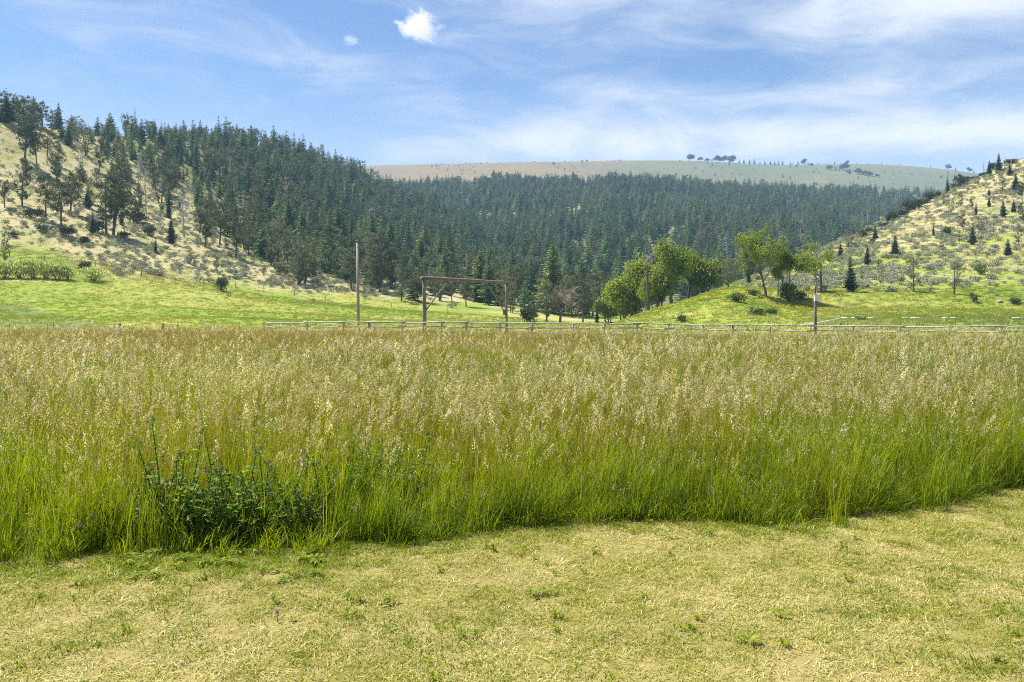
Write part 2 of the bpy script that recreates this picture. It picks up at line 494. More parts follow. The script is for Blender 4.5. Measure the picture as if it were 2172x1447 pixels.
CENTRE = Sheet([
    (300,  [(300, ('z', -3)), (420, 640), (600, 540), (800, 460), (950, 430), (1080, ('z', 110)), (1200, ('z', 60))]),
    (800,  [(260, ('z', -3)), (400, 630), (600, 510), (780, 440), (900, 408), (1040, ('z', 130)), (1160, ('z', 90))]),
    (950,  [(230, ('z', -3)), (360, 628), (560, 510), (760, 430), (900, 394), (1040, ('z', 140)), (1160, ('z', 100))]),
    (1150, [(200, ('z', -3)), (330, 626), (540, 505), (740, 425), (900, 386), (1040, ('z', 140)), (1160, ('z', 100))]),
    (1350, [(190, ('z', -3)), (300, 626), (520, 505), (720, 425), (900, 386), (1040, ('z', 140)), (1160, ('z', 100))]),
    (1550, [(190, ('z', -3)), (300, 620), (500, 505), (720, 430), (900, 396), (1040, ('z', 130)), (1160, ('z', 100))]),
    (1750, [(200, ('z', -3)), (310, 610), (500, 510), (720, 445), (900, 408), (1040, ('z', 130)), (1160, ('z', 100))]),
    (1950, [(220, ('z', -3)), (330, 600), (500, 515), (720, 450), (900, 412), (1040, ('z', 130)), (1160, ('z', 100))]),
    (2400, [(260, ('z', -3)), (360, 600), (520, 520), (740, 450), (920, 410), (1040, ('z', 120)), (1160, ('z', 90))]),
    (3000, [(280, ('z', -3)), (380, 600), (520, 520), (740, 450), (920, 410), (1040, ('z', 120)), (1160, ('z', 90))]),
], amp=((120, 7.0), (40, 2.0)), seed=21)
FAR = Sheet([
    (-900, [(900, ('z', 60)), (1250, 420), (1600, 380), (1900, ('z', 240))]),
    (500,  [(900, ('z', 60)), (1250, 410), (1600, 356), (1900, ('z', 260))]),
    (800,  [(900, ('z', 60)), (1250, 400), (1600, 345), (1900, ('z', 270))]),
    (1000, [(900, ('z', 60)), (1250, 395), (1600, 340), (1900, ('z', 270))]),
    (1250, [(900, ('z', 60)), (1250, 395), (1600, 334), (1900, ('z', 270))]),
    (1450, [(900, ('z', 60)), (1250, 395), (1600, 333), (1900, ('z', 270))]),
    (1530, [(900, ('z', 60)), (1250, 398), (1600, 339), (1900, ('z', 270))]),
    (1640, [(900, ('z', 60)), (1250, 398), (1600, 346), (1900, ('z', 270))]),
    (1750, [(900, ('z', 60)), (1250, 398), (1600, 342), (1900, ('z', 270))]),
    (1880, [(900, ('z', 60)), (1250, 398), (1600, 343), (1900, ('z', 270))]),
    (2000, [(900, ('z', 60)), (1250, 402), (1600, 350), (1900, ('z', 260))]),
    (2100, [(900, ('z', 60)), (1250, 410), (1600, 366), (1900, ('z', 250))]),
    (2400, [(900, ('z', 60)), (1250, 430), (1600, 400), (1900, ('z', 200))]),
    (3000, [(900, ('z', 60)), (1250, 440), (1600, 420), (1900, ('z', 200))]),
], S=80, amp=((300, 3.0),), seed=33)
RIGHT = Sheet([
    (1270, [(80, ('z', -0.6)), (92, ('z', -0.3)), (100, ('z', -0.2)), (108, ('z', -0.3)), (140, ('z', -0.5)), (170, ('z', -0.6)), (210, ('z', -0.8)), (260, ('z', -2))]),
    (1320, [(76, ('z', -0.4)), (90, 688), (100, 681), (108, 681), (140, ('z', 0.2)), (170, ('z', 0.2)), (210, ('z', 0)), (260, ('z', -2))]),
    (1390, [(72, ('z', -0.4)), (86, 683), (97, 662), (106, 659), (140, ('z', 1.8)), (170, ('z', 2.5)), (210, ('z', 2)), (260, ('z', 0))]),
    (1450, [(70, ('z', -0.4)), (84, 678), (95, 645), (104, 641), (140, ('z', 3.4)), (170, ('z', 5)), (210, ('z', 5)), (260, ('z', 2))]),
    (1510, [(68, ('z', -0.4)), (82, 674), (93, 634), (103, 626), (140, 620), (170, 618), (210, 622), (260, ('z', 5))]),
    (1570, [(66, ('z', -0.4)), (80, 676), (93, 635), (103, 616), (140, 603), (170, 594), (210, 596), (260, ('z', 8))]),
    (1640, [(64, ('z', -0.4)), (78, 680), (99, 652), (105, 622), (140, 598), (170, 577), (210, 568), (260, ('z', 10))]),
    (1720, [(62, ('z', -0.4)), (76, 682), (99, 656), (105, 624), (140, 592), (175, 556), (215, 536), (280, ('z', 14))]),
    (1780, [(60, ('z', -0.4)), (74, 683), (99, 655), (105, 623), (140, 583), (175, 540), (220, 514), (290, ('z', 16))]),
    (1850, [(60, ('z', -0.4)), (72, 684), (99, 652), (105, 624), (145, 570), (180, 520), (225, 480), (300, ('z', 20))]),
    (1950, [(58, ('z', -0.4)), (72, 684), (99, 652), (105, 626), (145, 560), (185, 495), (235, 430), (320, ('z', 26))]),
    (2050, [(58, ('z', -0.4)), (72, 684), (99, 652), (105, 628), (145, 555), (190, 475), (245, 380), (330, ('z', 32))]),
    (2172, [(58, ('z', -0.4)), (72, 684), (99, 652), (105, 630), (145, 550), (195, 450), (255, 324), (340, ('z', 40))]),
    (2500, [(58, ('z', -0.4)), (72, 684), (99, 655), (105, 636), (145, 545), (195, 430), (265, 240), (340, ('z', 50))]),
    (3100, [(58, ('z', -0.4)), (72, 684), (99, 660), (105, 640), (145, 540), (195, 420), (265, 220), (340, ('z', 50))]),
], S=150, sig_s=2.2, amp=((30, 0.7), (9, 0.25)), seed=44)


def sstep(a, b, x):
    t = np.clip((x - a) / (b - a), 0, 1)
    return t * t * (3 - 2 * t)


# where the meadow gives way to the sagebrush slope, as a distance for each bearing
def left_edge(px):
    return np.interp(px, [-900, 0, 100, 250, 400, 500, 650, 800, 1000, 1200], [125, 146, 146, 143, 146, 154, 162, 174, 190, 205])


def zone_left(s):
    P = np.broadcast_to(s.px[None, :], s.D.shape)
    w = (fbm(s.X / 18, s.D / 18, 5) - 0.5) * 26
    e = left_edge(P) + w
    tan = sstep(-6, 8, s.D - e)
    tan = np.maximum(tan, 0.9 * sstep(0.60, 0.70, fbm(s.X / 30, s.D / 9, 9)) * sstep(95, 120, s.D))
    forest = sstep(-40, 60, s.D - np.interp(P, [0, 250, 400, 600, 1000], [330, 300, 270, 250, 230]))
    dk = sstep(20, -30, P - 130 + (s.D - 90) * 8) * sstep(115, 95, s.D)
    return np.stack([tan, forest, dk], -1)


def zone_right(s):
    P = np.broadcast_to(s.px[None, :], s.D.shape)
    n = fbm(s.X / 14, s.D / 14, 15)
    tan = sstep(150, 185, s.D + (n - 0.5) * 70) * sstep(1700, 1850, P)
    tan = np.maximum(tan, 0.55 * sstep(0.5, 0.65, n) * sstep(108, 125, s.D))
    dk = sstep(64, 74, s.D) * sstep(86, 78, s.D) * sstep(1700, 1800, P)
    return np.stack([tan, 0 * tan, dk], -1)


def zone_centre(s):
    n = fbm(s.X / 60, s.D / 60, 25)
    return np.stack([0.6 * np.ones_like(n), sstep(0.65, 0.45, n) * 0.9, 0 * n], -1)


def zone_far(s):
    P = np.broadcast_to(s.px[None, :], s.D.shape)
    return np.stack([sstep(1150, 1500, P + (fbm(s.X / 120, s.D / 120, 35) - 0.5) * 350), 0 * s.D, 0 * s.D], -1)


far_o = FAR.build('far_hill', 'far_hill_ground', zone_far)
cen_o = CENTRE.build('forest_slope', 'meadow_ground', zone_centre)
lef_o = LEFT.build('hillside_left', 'meadow_ground', zone_left)
rig_o = RIGHT.build('hillside_right', 'meadow_ground', zone_right)

# edge of the mown lawn: distance of the tall grass's foot for each photograph column
EDGE_PX = [-900, 0, 200, 400, 650, 800, 1000, 1240, 1400, 1550, 1700, 1850, 2000, 2172, 2600, 3200]
EDGE_PY = [1185, 1175, 1165, 1166, 1164, 1142, 1116, 1101, 1096, 1101, 1100, 1082, 1060, 1032, 975, 920]
EDGE_D = [EYE * FPX / (p - HY) for p in EDGE_PY]


def edge_d(px):
    return np.interp(px, EDGE_PX, EDGE_D)


def ground_sheet():
    """the flat valley floor: fine near the camera, coarse towards the horizon"""
    ys = np.concatenate([np.linspace(-60, 0, 7)[:-1], np.linspace(0, 14, 70), np.linspace(14.5, 60, 40), np.linspace(65, 300, 20), [500, 1000, 2000, 4000]])
    xs = np.concatenate([[-4000, -2000, -800, -300, -120, -60, -30, -18], np.linspace(-12, 12, 120), [18, 30, 60, 120, 300, 800, 2000, 4000]])
    X, Y = np.meshgrid(xs, ys)
    Z = 0.035 * (fbm(X / 2.5, Y / 2.5, 51) - 0.5) * np.clip((30 - np.hypot(X, Y)) / 20, 0, 1)
    Z = Z - 0.8 * sstep(66, 90, Y)
    px = CX + X / np.maximum(Y, 0.5) * FPX
    lawn = sstep(0.25, -0.25, Y - edge_d(px)) * (1 - sstep(40, 90, np.abs(X)))
    v = np.stack([X, Y, Z], -1).reshape(-1, 3)
    S, P = X.shape
    ii, jj = np.meshgrid(np.arange(S - 1), np.arange(P - 1), indexing='ij')
    a = (ii * P + jj).ravel()
    f = np.stack([a, a + 1, a + P + 1, a + P], 1)
    me = bpy.data.meshes.new('ground')
    me.from_pydata(v.tolist(), [], f.tolist())
    me.polygons.foreach_set('use_smooth', np.ones(len(f), bool))
    at = me.attributes.new('zone', 'FLOAT_VECTOR', 'POINT')
    at.data.foreach_set('vector', np.stack([lawn, 0 * lawn, 0 * lawn], -1).astype(np.float32).reshape(-1))
    me.materials.append(MATS['field_soil'])
    o = bpy.data.objects.new('ground', me)
    o['kind'] = 'structure'
    return link(o)


ground_sheet()


# ------------------------------------------------------------------ scattering of uncountable cover
def scatter_tree():
    ng = bpy.data.node_groups.new('scatter', 'GeometryNodeTree')
    ng.interface.new_socket('Geometry', in_out='INPUT', socket_type='NodeSocketGeometry')
    ng.interface.new_socket('Kinds', in_out='INPUT', socket_type='NodeSocketCollection')
    ng.interface.new_socket('Geometry', in_out='OUTPUT', socket_type='NodeSocketGeometry')
    n, l = ng.nodes, ng.links
    gi, go = n.new('NodeGroupInput'), n.new('NodeGroupOutput')
    ci = n.new('GeometryNodeCollectionInfo')
    ci.inputs['Separate Children'].default_value = True
    ci.inputs['Reset Children'].default_value = True
    l.new(gi.outputs['Kinds'], ci.inputs['Collection'])
    io = n.new('GeometryNodeInstanceOnPoints')
    io.inputs['Pick Instance'].default_value = True

    def na(name, t):
        a = n.new('GeometryNodeInputNamedAttribute'); a.data_type = t; a.inputs[0].default_value = name
        return a.outputs[0]
    er = n.new('FunctionNodeEulerToRotation')
    l.new(na('rot', 'FLOAT_VECTOR'), er.inputs[0])
    l.new(gi.outputs['Geometry'], io.inputs['Points'])
    l.new(ci.outputs[0], io.inputs['Instance'])
    l.new(na('idx', 'INT'), io.inputs['Instance Index'])
    l.new(er.outputs[0], io.inputs['Rotation'])
    l.new(na('scl', 'FLOAT_VECTOR'), io.inputs['Scale'])
    l.new(io.outputs[0], go.inputs[0])
    return ng


NG = scatter_tree()


def kinds(name, meshes):
    c = bpy.data.collections.new(name)
    for i, me in enumerate(meshes):
        c.objects.link(bpy.data.objects.new('%s_%03d' % (name, i), me))
    return c


def scatter(name, coll, pts, idx, rot, scl, label, cat):
    pts = np.asarray(pts, np.float32)
    me = bpy.data.meshes.new(name)
    me.vertices.add(len(pts))
    me.vertices.foreach_set('co', pts.ravel())
    a = me.attributes.new('rot', 'FLOAT_VECTOR', 'POINT'); a.data.foreach_set('vector', np.asarray(rot, np.float32).ravel())
    scl = np.asarray(scl, np.float32)
    if scl.ndim == 1:
        scl = np.repeat(scl[:, None], 3, 1)
    a = me.attributes.new('scl', 'FLOAT_VECTOR', 'POINT'); a.data.foreach_set('vector', scl.ravel())
    a = me.attributes.new('idx', 'INT', 'POINT'); a.data.foreach_set('value', np.asarray(idx, np.int32))
    me.update()
    o = link(bpy.data.objects.new(name, me))
    md = o.modifiers.new('scatter', 'NODES')
    md.node_group = NG
    for it in NG.interface.items_tree:
        if it.name == 'Kinds':
            md[it.identifier] = coll
    return tag(o, label, cat, kind='stuff')


def rots(n, tilt=0.0):
    return np.stack([rng.normal(0, tilt, n), rng.normal(0, tilt, n), rng.uniform(0, 2 * math.pi, n)], 1)


def lean_rots(x, y, r, amt, seed):
    """random turn about the stem, then a lean shared by neighbours (wind-bent patches)"""
    n = len(x)
    ty = amt * (.35 + (fbm(x / 1.7, y / 1.7, seed) - .5) * 3.2) + r.normal(0, .05, n)
    tx = amt * ((fbm(x / 1.7, y / 1.7, seed + 1) - .5) * 3.2) + r.normal(0, .05, n)
    c = r.uniform(0, 2 * math.pi, n)
    cx, sx, cy_, sy, cz, sz = np.cos(tx), np.sin(tx), np.cos(ty), np.sin(ty), np.cos(c), np.sin(c)
    # M = Rx(tx) Ry(ty) Rz(c)
    m00, m10 = cy_ * cz, sx * sy * cz + cx * sz
    m20, m21, m22 = -cx * sy * cz + sx * sz, cx * sy * sz + sx * cz, cx * cy_
    return np.stack([np.arctan2(m21, m22), -np.arcsin(np.clip(m20, -1, 1)), np.arctan2(m10, m00)], 1)


def V3(x, y, z):
    return Vector((x, y, z))


def rdir(r, up=0.0):
    a, z = r.uniform(0, 2 * math.pi), r.uniform(-1, 1)
    s_ = math.sqrt(1 - z * z)
    d = Vector((s_ * math.cos(a), s_ * math.sin(a), z + up))
    return d.normalized()


# ------------------------------------------------------------------ tree meshes
def leaf_card(mb, c, d, L, W, r, rr, t=0.5, kind=0.0, nrm=None, jit=.55):
    """one small leaf or needle spray: a kite-shaped face, turned roughly towards nrm if given"""
    d = d.normalized()
    s_ = d.cross(rdir(rr) if nrm is None else nrm + rdir(rr) * jit)
    if s_.length < 1e-3:
        s_ = d.cross(Vector((0, 0, 1)))
    s_ = s_.normalized() * W * 0.5
    mb.face([c, c + d * L * 0.45 + s_, c + d * L, c + d * L * 0.5 - s_], (t, r, kind))


def fir_meshes(seed, H=12.0, Rm=2.2, levels=26, per=8, sprays=5, mat='fir', gap=0.0, low=0.05, power=0.85):
    rr = random.Random(seed)
    cr, tr = MB(), MB()
    lean = Vector((rr.uniform(-.02, .02), rr.uniform(-.02, .02), 0))
    tr.tube([V3(0, 0, -0.6), V3(0, 0, H * .1), lean * H * .5 + V3(0, 0, H * .5), lean * H + V3(0, 0, H * .94)],
            [H * .016, H * .013, H * .008, 0.01], 6)
    for i in range(levels):
        h = low + (1 - low) * (i / levels) ** 0.93
        rad = Rm * ((1 - h) ** power) * rr.uniform(.78, 1.18) + 0.06
        if h < low + 0.10:
            rad *= 0.75
        nb = max(3, int(per * (0.55 + 0.6 * (1 - h))))
        a0 = rr.uniform(0, 6.28)
        for k in range(nb):
            if rr.random() < gap:
                continue
            an = a0 + 6.283 * k / nb + rr.uniform(-.3, .3)
            L = rad * rr.uniform(.7, 1.2)
            out = Vector((math.cos(an), math.sin(an), 0))
            base = lean * H * h + V3(0, 0, H * h)
            tone = min(1, max(0, rr.gauss(.45, .22)))
            for q in range(sprays):
                f = (q + rr.uniform(.3, 1.0)) / sprays
                p = base + out * L * f + V3(0, 0, -0.28 * L * f + 0.16 * L * f * f)
                d = out + Vector((rr.uniform(-.8, .8), rr.uniform(-.8, .8), rr.uniform(-.45, .35)))
                sz = (0.30 + 0.42 * (1 - f)) * L * rr.uniform(.7, 1.2) + 0.14
                leaf_card(cr, p - d.normalized() * sz * .3, d, sz, sz * rr.uniform(.35, .55), min(1, max(0, tone + rr.uniform(-.15, .15) + 0.12 * (f - .5))), rr, h, nrm=out * .8 + V3(0, 0, .75), jit=.6)
    for q in range(8):
        leaf_card(cr, lean * H + V3(0, 0, H * rr.uniform(.90, .95)), Vector((rr.uniform(-.5, .5), rr.uniform(-.5, .5), 1)), H * .045, H * .018, rr.random(), rr, 1)
    return cr.mesh('crown', MATS[mat]), tr.mesh('trunk', MATS['bark'], True)


def pine_meshes(seed, H=12.0, Rm=3.2, limbs=30, mat='pine', low=0.28, dense=1.0, multi=1, lean=0.06, flat=False, tuft=0.55, bark='bark'):
    rr = random.Random(seed)
    cr, tr = MB(), MB()
    for s_ in range(multi):
        ld = Vector((rr.uniform(-1, 1), rr.uniform(-1, 1), 0)) * (lean if multi == 1 else 0.16)
        off = Vector((rr.uniform(-.3, .3), rr.uniform(-.3, .3), 0)) * (multi - 1)
        bend = Vector((rr.uniform(-1, 1), rr.uniform(-1, 1), 0)) * H * 0.035
        Hs = H * (1 if s_ == 0 else rr.uniform(.75, .95))

        def tp(h):
            return off + ld * Hs * h + bend * math.sin(h * 3.0) + V3(0, 0, Hs * h)
        pts = [tp(h) for h in (0, .15, .3, .5, .7, .85, .97)]
        pts[0] = pts[0] - V3(0, 0, 0.6)
        tr.tube(pts, [H * .024, H * .019, H * .017, H * .013, H * .009, H * .006, .02], 6)
        nl = limbs // multi
        for i in range(nl):
            h = low + (1.0 - low) * (i + rr.random()) / nl
            prof = math.sin(min(1, max(0.05, (h - low * .7) / (1 - low * .7))) * math.pi * (0.80 if not flat else .62) + .25)
            L = Rm * max(.25, prof) * rr.uniform(.55, 1.15)
            an = rr.uniform(0, 6.283)
            o = Vector((math.cos(an), math.sin(an), 0))
            p0 = tp(min(h, .97))
            rise = rr.uniform(-.15, .35)
            p1 = p0 + o * L * .5 + V3(0, 0, rise * L * .3 - .05 * L)
            p2 = p0 + o * L + V3(0, 0, rise * L + .1 * L)
            tr.tube([p0, p1, p2], [H * .006, H * .004, .012], 4, cap=False)
            tone = min(1, max(0, rr.gauss(.42, .2)))
            for q in range(int(5 * dense + rr.random())):
                f = rr.uniform(.35, 1.05)
                c = (p0.lerp(p1, f * 2) if f < .5 else p1.lerp(p2, f * 2 - 1)) + rdir(rr) * L * .16
                for w in range(11):
                    d = rdir(rr, 0.35)
                    leaf_card(cr, c + rdir(rr) * tuft * .35, d, tuft * rr.uniform(.6, 1.15), tuft * .26, min(1, max(0, tone + rr.uniform(-.2, .2))), rr, h, nrm=d + o * .5 + V3(0, 0, .7), jit=.7)
    return cr.mesh('crown', MATS[mat]), tr.mesh('trunk', MATS[bark], True)


def limb(tr, ends, rr, p, d, L, rad, lev, maxlev, spread=0.75, up=0.18, curl=0.35, sides=(7, 5, 4, 3, 3), kids=(3, 4), thin=.62):
    n = 4 if lev == 0 else 3
    pts, rads = [p], [rad]
    q, dd = p.copy(), d.normalized()
    for i in range(n):
        dd = (dd + rdir(rr) * curl * .45 + V3(0, 0, up * .3)).normalized()
        q = q + dd * L / n
        pts.append(q.copy()); rads.append(rad * (1 - (1 - thin) * (i + 1) / n))
    tr.tube(pts, rads, sides[min(lev, 4)], cap=(lev == 0))
    if lev >= maxlev:
        ends.append((pts[-1], dd, L))
        ends.append((pts[-2], dd, L))
        return
    nk = rr.randint(*kids)
    for k in range(nk):
        f = 1.0 if k == 0 else rr.uniform(.45, .95)
        i = min(n - 1, int(f * n))
        b = pts[i].lerp(pts[i + 1], f * n - i) if f < 1 else pts[-1]
        nd = (dd + rdir(rr) * spread * (0.5 if k == 0 else 1.0) + V3(0, 0, up)).normalized()
        limb(tr, ends, rr, b, nd, L * rr.uniform(.58, .82), rads[i] * (.72 if k == 0 else .52), lev + 1, maxlev, spread, up, curl, sides, kids, thin)


def cottonwood_meshes(seed, H=12.0, mat='cottonwood', stems=1, leaf=.30, per=15, spread=.8, lean=(0, 0), first=.36, dead=0.0, blob=.85):
    rr = random.Random(seed)
    cr, tr, ends = MB(), MB(), []
    for s_ in range(stems):
        d = Vector((lean[0] + rr.uniform(-.12, .12) + (0.22 * (s_ - (stems - 1) / 2)), lean[1] + rr.uniform(-.12, .12), 1))
        limb(tr, ends, rr, V3((s_ - (stems - 1) / 2) * .5, 0, -.5), d, H * first * rr.uniform(.9, 1.05), H * .022 / (stems ** .4), 0, 3, spread)
    top = max(e[0].z for e in ends)
    sc = H / top
    for e, d, L in ends:
        if rr.random() < dead:
            continue
        tone = min(1, max(0, rr.gauss(.45, .2)))
        for q in range(per):
            od = rdir(rr)
            c = e + Vector((od.x, od.y, od.z * .75)) * blob * rr.random() ** .5
            leaf_card(cr, c, rdir(rr, -.1), leaf * rr.uniform(.6, 1.2), leaf * .75, min(1, max(0, tone + rr.uniform(-.22, .22))), rr, nrm=od + V3(0, 0, .6), jit=.7)
    for mb in (cr, tr):
        mb.v = [(x * sc, y * sc, z * sc) for x, y, z in mb.v]
    return cr.mesh('crown', MATS[mat]), tr.mesh('trunk', MATS['bark'], True)


def snag_meshes(seed, H=10.0, branches=34, Rm=2.6, mat='dead_wood', twigs=3, bushy=1.0):
    rr = random.Random(seed)
    tr, br = MB(), MB()
    bend = Vector((rr.uniform(-1, 1), rr.uniform(-1, 1), 0)) * H * .05

    def tp(h):
        return bend * math.sin(h * 2.5) + V3(0, 0, H * h)
    tr.tube([tp(0) - V3(0, 0, .5), tp(.3), tp(.6), tp(.85), tp(1)], [H * .02, H * .015, H * .010, H * .005, .02], 6)
    for i in range(branches):
        h = .2 + .78 * (i + rr.random()) / branches
        L = Rm * (1.05 - .75 * h) * rr.uniform(.5, 1.2)
        an = rr.uniform(0, 6.283)
        o = Vector((math.cos(an), math.sin(an), rr.uniform(-.25, .3)))
        p0 = tp(h); p1 = p0 + o * L * .5 + rdir(rr) * L * .08; p2 = p0 + o * L + V3(0, 0, rr.uniform(-.2, .3) * L)
        br.tube([p0, p1, p2], [H * .005, .03, .012], 4, (0, rr.random(), 0), cap=False)
        for k in range(int(twigs * bushy + rr.random())):
            f = rr.uniform(.3, 1)
            b = p0.lerp(p1, f * 2) if f < .5 else p1.lerp(p2, f * 2 - 1)
            d = (o + rdir(rr) * .9).normalized() * L * rr.uniform(.25, .5)
            br.tube([b, b + d * .5 + rdir(rr) * .06, b + d], [.022, .016, .008], 3, cap=False)
    return br.mesh('branches', MATS[mat]), tr.mesh('trunk', MATS[mat], True)


def bush_mesh(name, seed, mat, rx=.6, h=.7, n=110, L=.26, W=.08, up=.9, hollow=.5, lumps=5, twig=True):
    """a shrub: lobes of upright sprigs on short branching stems"""
    rr = random.Random(seed)
    mb = MB()
    lob = [(Vector((rr.uniform(-1, 1) * rx * .55, rr.uniform(-1, 1) * rx * .55, h * rr.uniform(.32, .55))), rr.uniform(.42, .68) * rx, rr.random()) for _ in range(lumps)]
    for i in range(n):
        c, r, tone = lob[rr.randrange(lumps)]
        d = rdir(rr, .35)
        p = c + Vector((d.x * r, d.y * r, d.z * h * .42)) * rr.uniform(hollow, 1)
        p.z = max(.03, p.z)
        leaf_card(mb, p, (d * .4 + rdir(rr) * .8 + V3(0, 0, up)), L * rr.uniform(.6, 1.2), W, min(1, max(0, tone * .5 + rr.random() * .5)), rr, p.z / h, nrm=d + V3(0, 0, .45), jit=.5)
    mb.mi = 1
    if twig:
        for c, r, tone in lob:
            mb.tube([V3(c.x * .15, c.y * .15, -.1), V3(c.x * .6, c.y * .6, c.z * .6), V3(c.x, c.y, c.z + .1 * h)], [rx * .04, rx * .03, rx * .015], 4, cap=False)
    return mb.mesh(name, [MATS[mat], MATS['bark']])


# ------------------------------------------------------------------ kinds of plants
FIRS_FAR = [fir_meshes(100 + i, 12, [2.7, 3.2, 2.9, 3.5, 3.1, 2.7, 3.4][i], 18, 9, 5, 'fir', low=.04, power=[.85, .7, .95, .65, .8, 1.0, .6][i]) for i in range(7)]
FIRS_NEAR = [fir_meshes(140 + i, 8, [1.6, 1.9, 1.5, 2.1][i], 30, 10, 6, 'fir_dark', low=.03, power=[.85, .75, .95, .7][i]) for i in range(4)]
FIRS_MID = [fir_meshes(160 + i, 12, [2.4, 3.0, 2.2, 2.8, 3.3][i], 28, 9, 6, 'fir', low=.05, power=[.85, .7, .9, .8, .62][i]) for i in range(5)]
PINES = [pine_meshes(200 + i, 12, 3.9, 38, 'pine', low=[.3, .2, .35, .12, .25, .4][i], dense=1.5, tuft=.6, multi=[1, 1, 2, 1, 1, 2][i], flat=i in (1, 4)) for i in range(6)]
PINES_GREY = [pine_meshes(230 + i, 10, 3.3, 38, 'pine_grey', low=.12, dense=1.15, multi=[1, 2, 1][i], tuft=.5) for i in range(3)]
SPARSE = [pine_meshes(250 + i, 7, 2.3, 40, 'pine_grey', low=.16, dense=.62, lean=.03, tuft=.34) for i in range(2)]
SNAGS = [snag_meshes(300 + i, 9, 36, [2.2, 2.8, 2.4, 3.0][i]) for i in range(4)]


def kind_colour(pair):      # both meshes of a tree joined, for the uncountable forest mass
    mb = MB()
    me = bpy.data.meshes.new('conifer')
    vs, fs, at, mi = [], [], [], []
    for k, m in enumerate(pair):
        b = len(vs)
        vs += [tuple(v.co) for v in m.vertices]
        fs += [tuple(b + i for i in p.vertices) for p in m.polygons]
        at += [tuple(d.vector) for d in m.attributes['g'].data]
        mi += [k] * len(m.polygons)
    me.from_pydata(vs, [], fs)
    a = me.attributes.new('g', 'FLOAT_VECTOR', 'POINT'); a.data.foreach_set('vector', np.array(at, np.float32).ravel())
    for m in pair:
        me.materials.append(m.materials[0])
    me.polygons.foreach_set('material_index', np.array(mi, np.int32))
    me.update()
    return me


def tree(name, pair, loc, height, base_h, label, cat, group=None, rz=None, wide=1.0, sub=('crown', 'trunk')):
    e = empty(name, loc, random.uniform(0, 6.28) if rz is None else rz)
    s_ = height / base_h
    e.scale = (s_ * wide, s_ * wide, s_)
    for me, nm in zip(pair, sub):
        link(bpy.data.objects.new(nm, me), e)
    return tag(e, label, cat, group)


def at_h(sheet, px, py, hpx):
    p = sheet.at(px, py)
    return p, hpx * p.y / FPX


ORD = ['first', 'second', 'third', 'fourth', 'fifth', 'sixth', 'seventh', 'eighth', 'ninth', 'tenth', 'eleventh', 'twelfth', 'thirteenth', 'fourteenth',
       'fifteenth', 'sixteenth', 'seventeenth', 'eighteenth', 'nineteenth', 'twentieth'] + ['%dth' % k for k in range(21, 400)]

# ------------------------------------------------------------------ forest: every tree gets a spot; the 300 conifers that show largest are things
CON = []          # countable conifers: dict(px, py, kind, pair, base, loc, h, wide, area)


def area_of(px, sheet):
    if sheet is RIGHT:
        return 'on the sagebrush hill at right' if px > 1760 else 'behind the grassy mound'
    for lim, txt in ((110, 'above the willow hedge'), (260, 'above the round willow bush'), (430, 'between willows and juniper'), (560, 'above the lone juniper'),
                     (720, 'left of the utility pole'), (860, 'behind the utility pole'), (1090, 'behind the log gateway'), (1290, 'behind the bare pinkish tree'),
                     (1560, 'behind the tall green cottonwoods'), (9999, 'behind the grassy mound')):
        if px < lim:
            return txt


def add_con(kind, px, py, hpx, sheet=None, pair=None, base=None, wide=1.0, note=None):
    sheet = sheet or LEFT
    p, h = at_h(sheet, px, py, hpx)
    rr = random.Random(int(px * 7 + py * 13))
    if pair is None:
        pool, base = {'fir': (FIRS_NEAR, 8), 'mid': (FIRS_MID, 12), 'pine': (PINES, 12), 'grey': (PINES_GREY, 10), 'sparse': (SPARSE, 7), 'snag': (SNAGS, 9)}[kind]
        pair = pool[rr.randrange(len(pool))]
    CON.append(dict(px=px, py=py, kind=kind, pair=pair, base=base, loc=p, h=h, wide=wide, area=area_of(px, sheet), note=note, hpx=hpx))


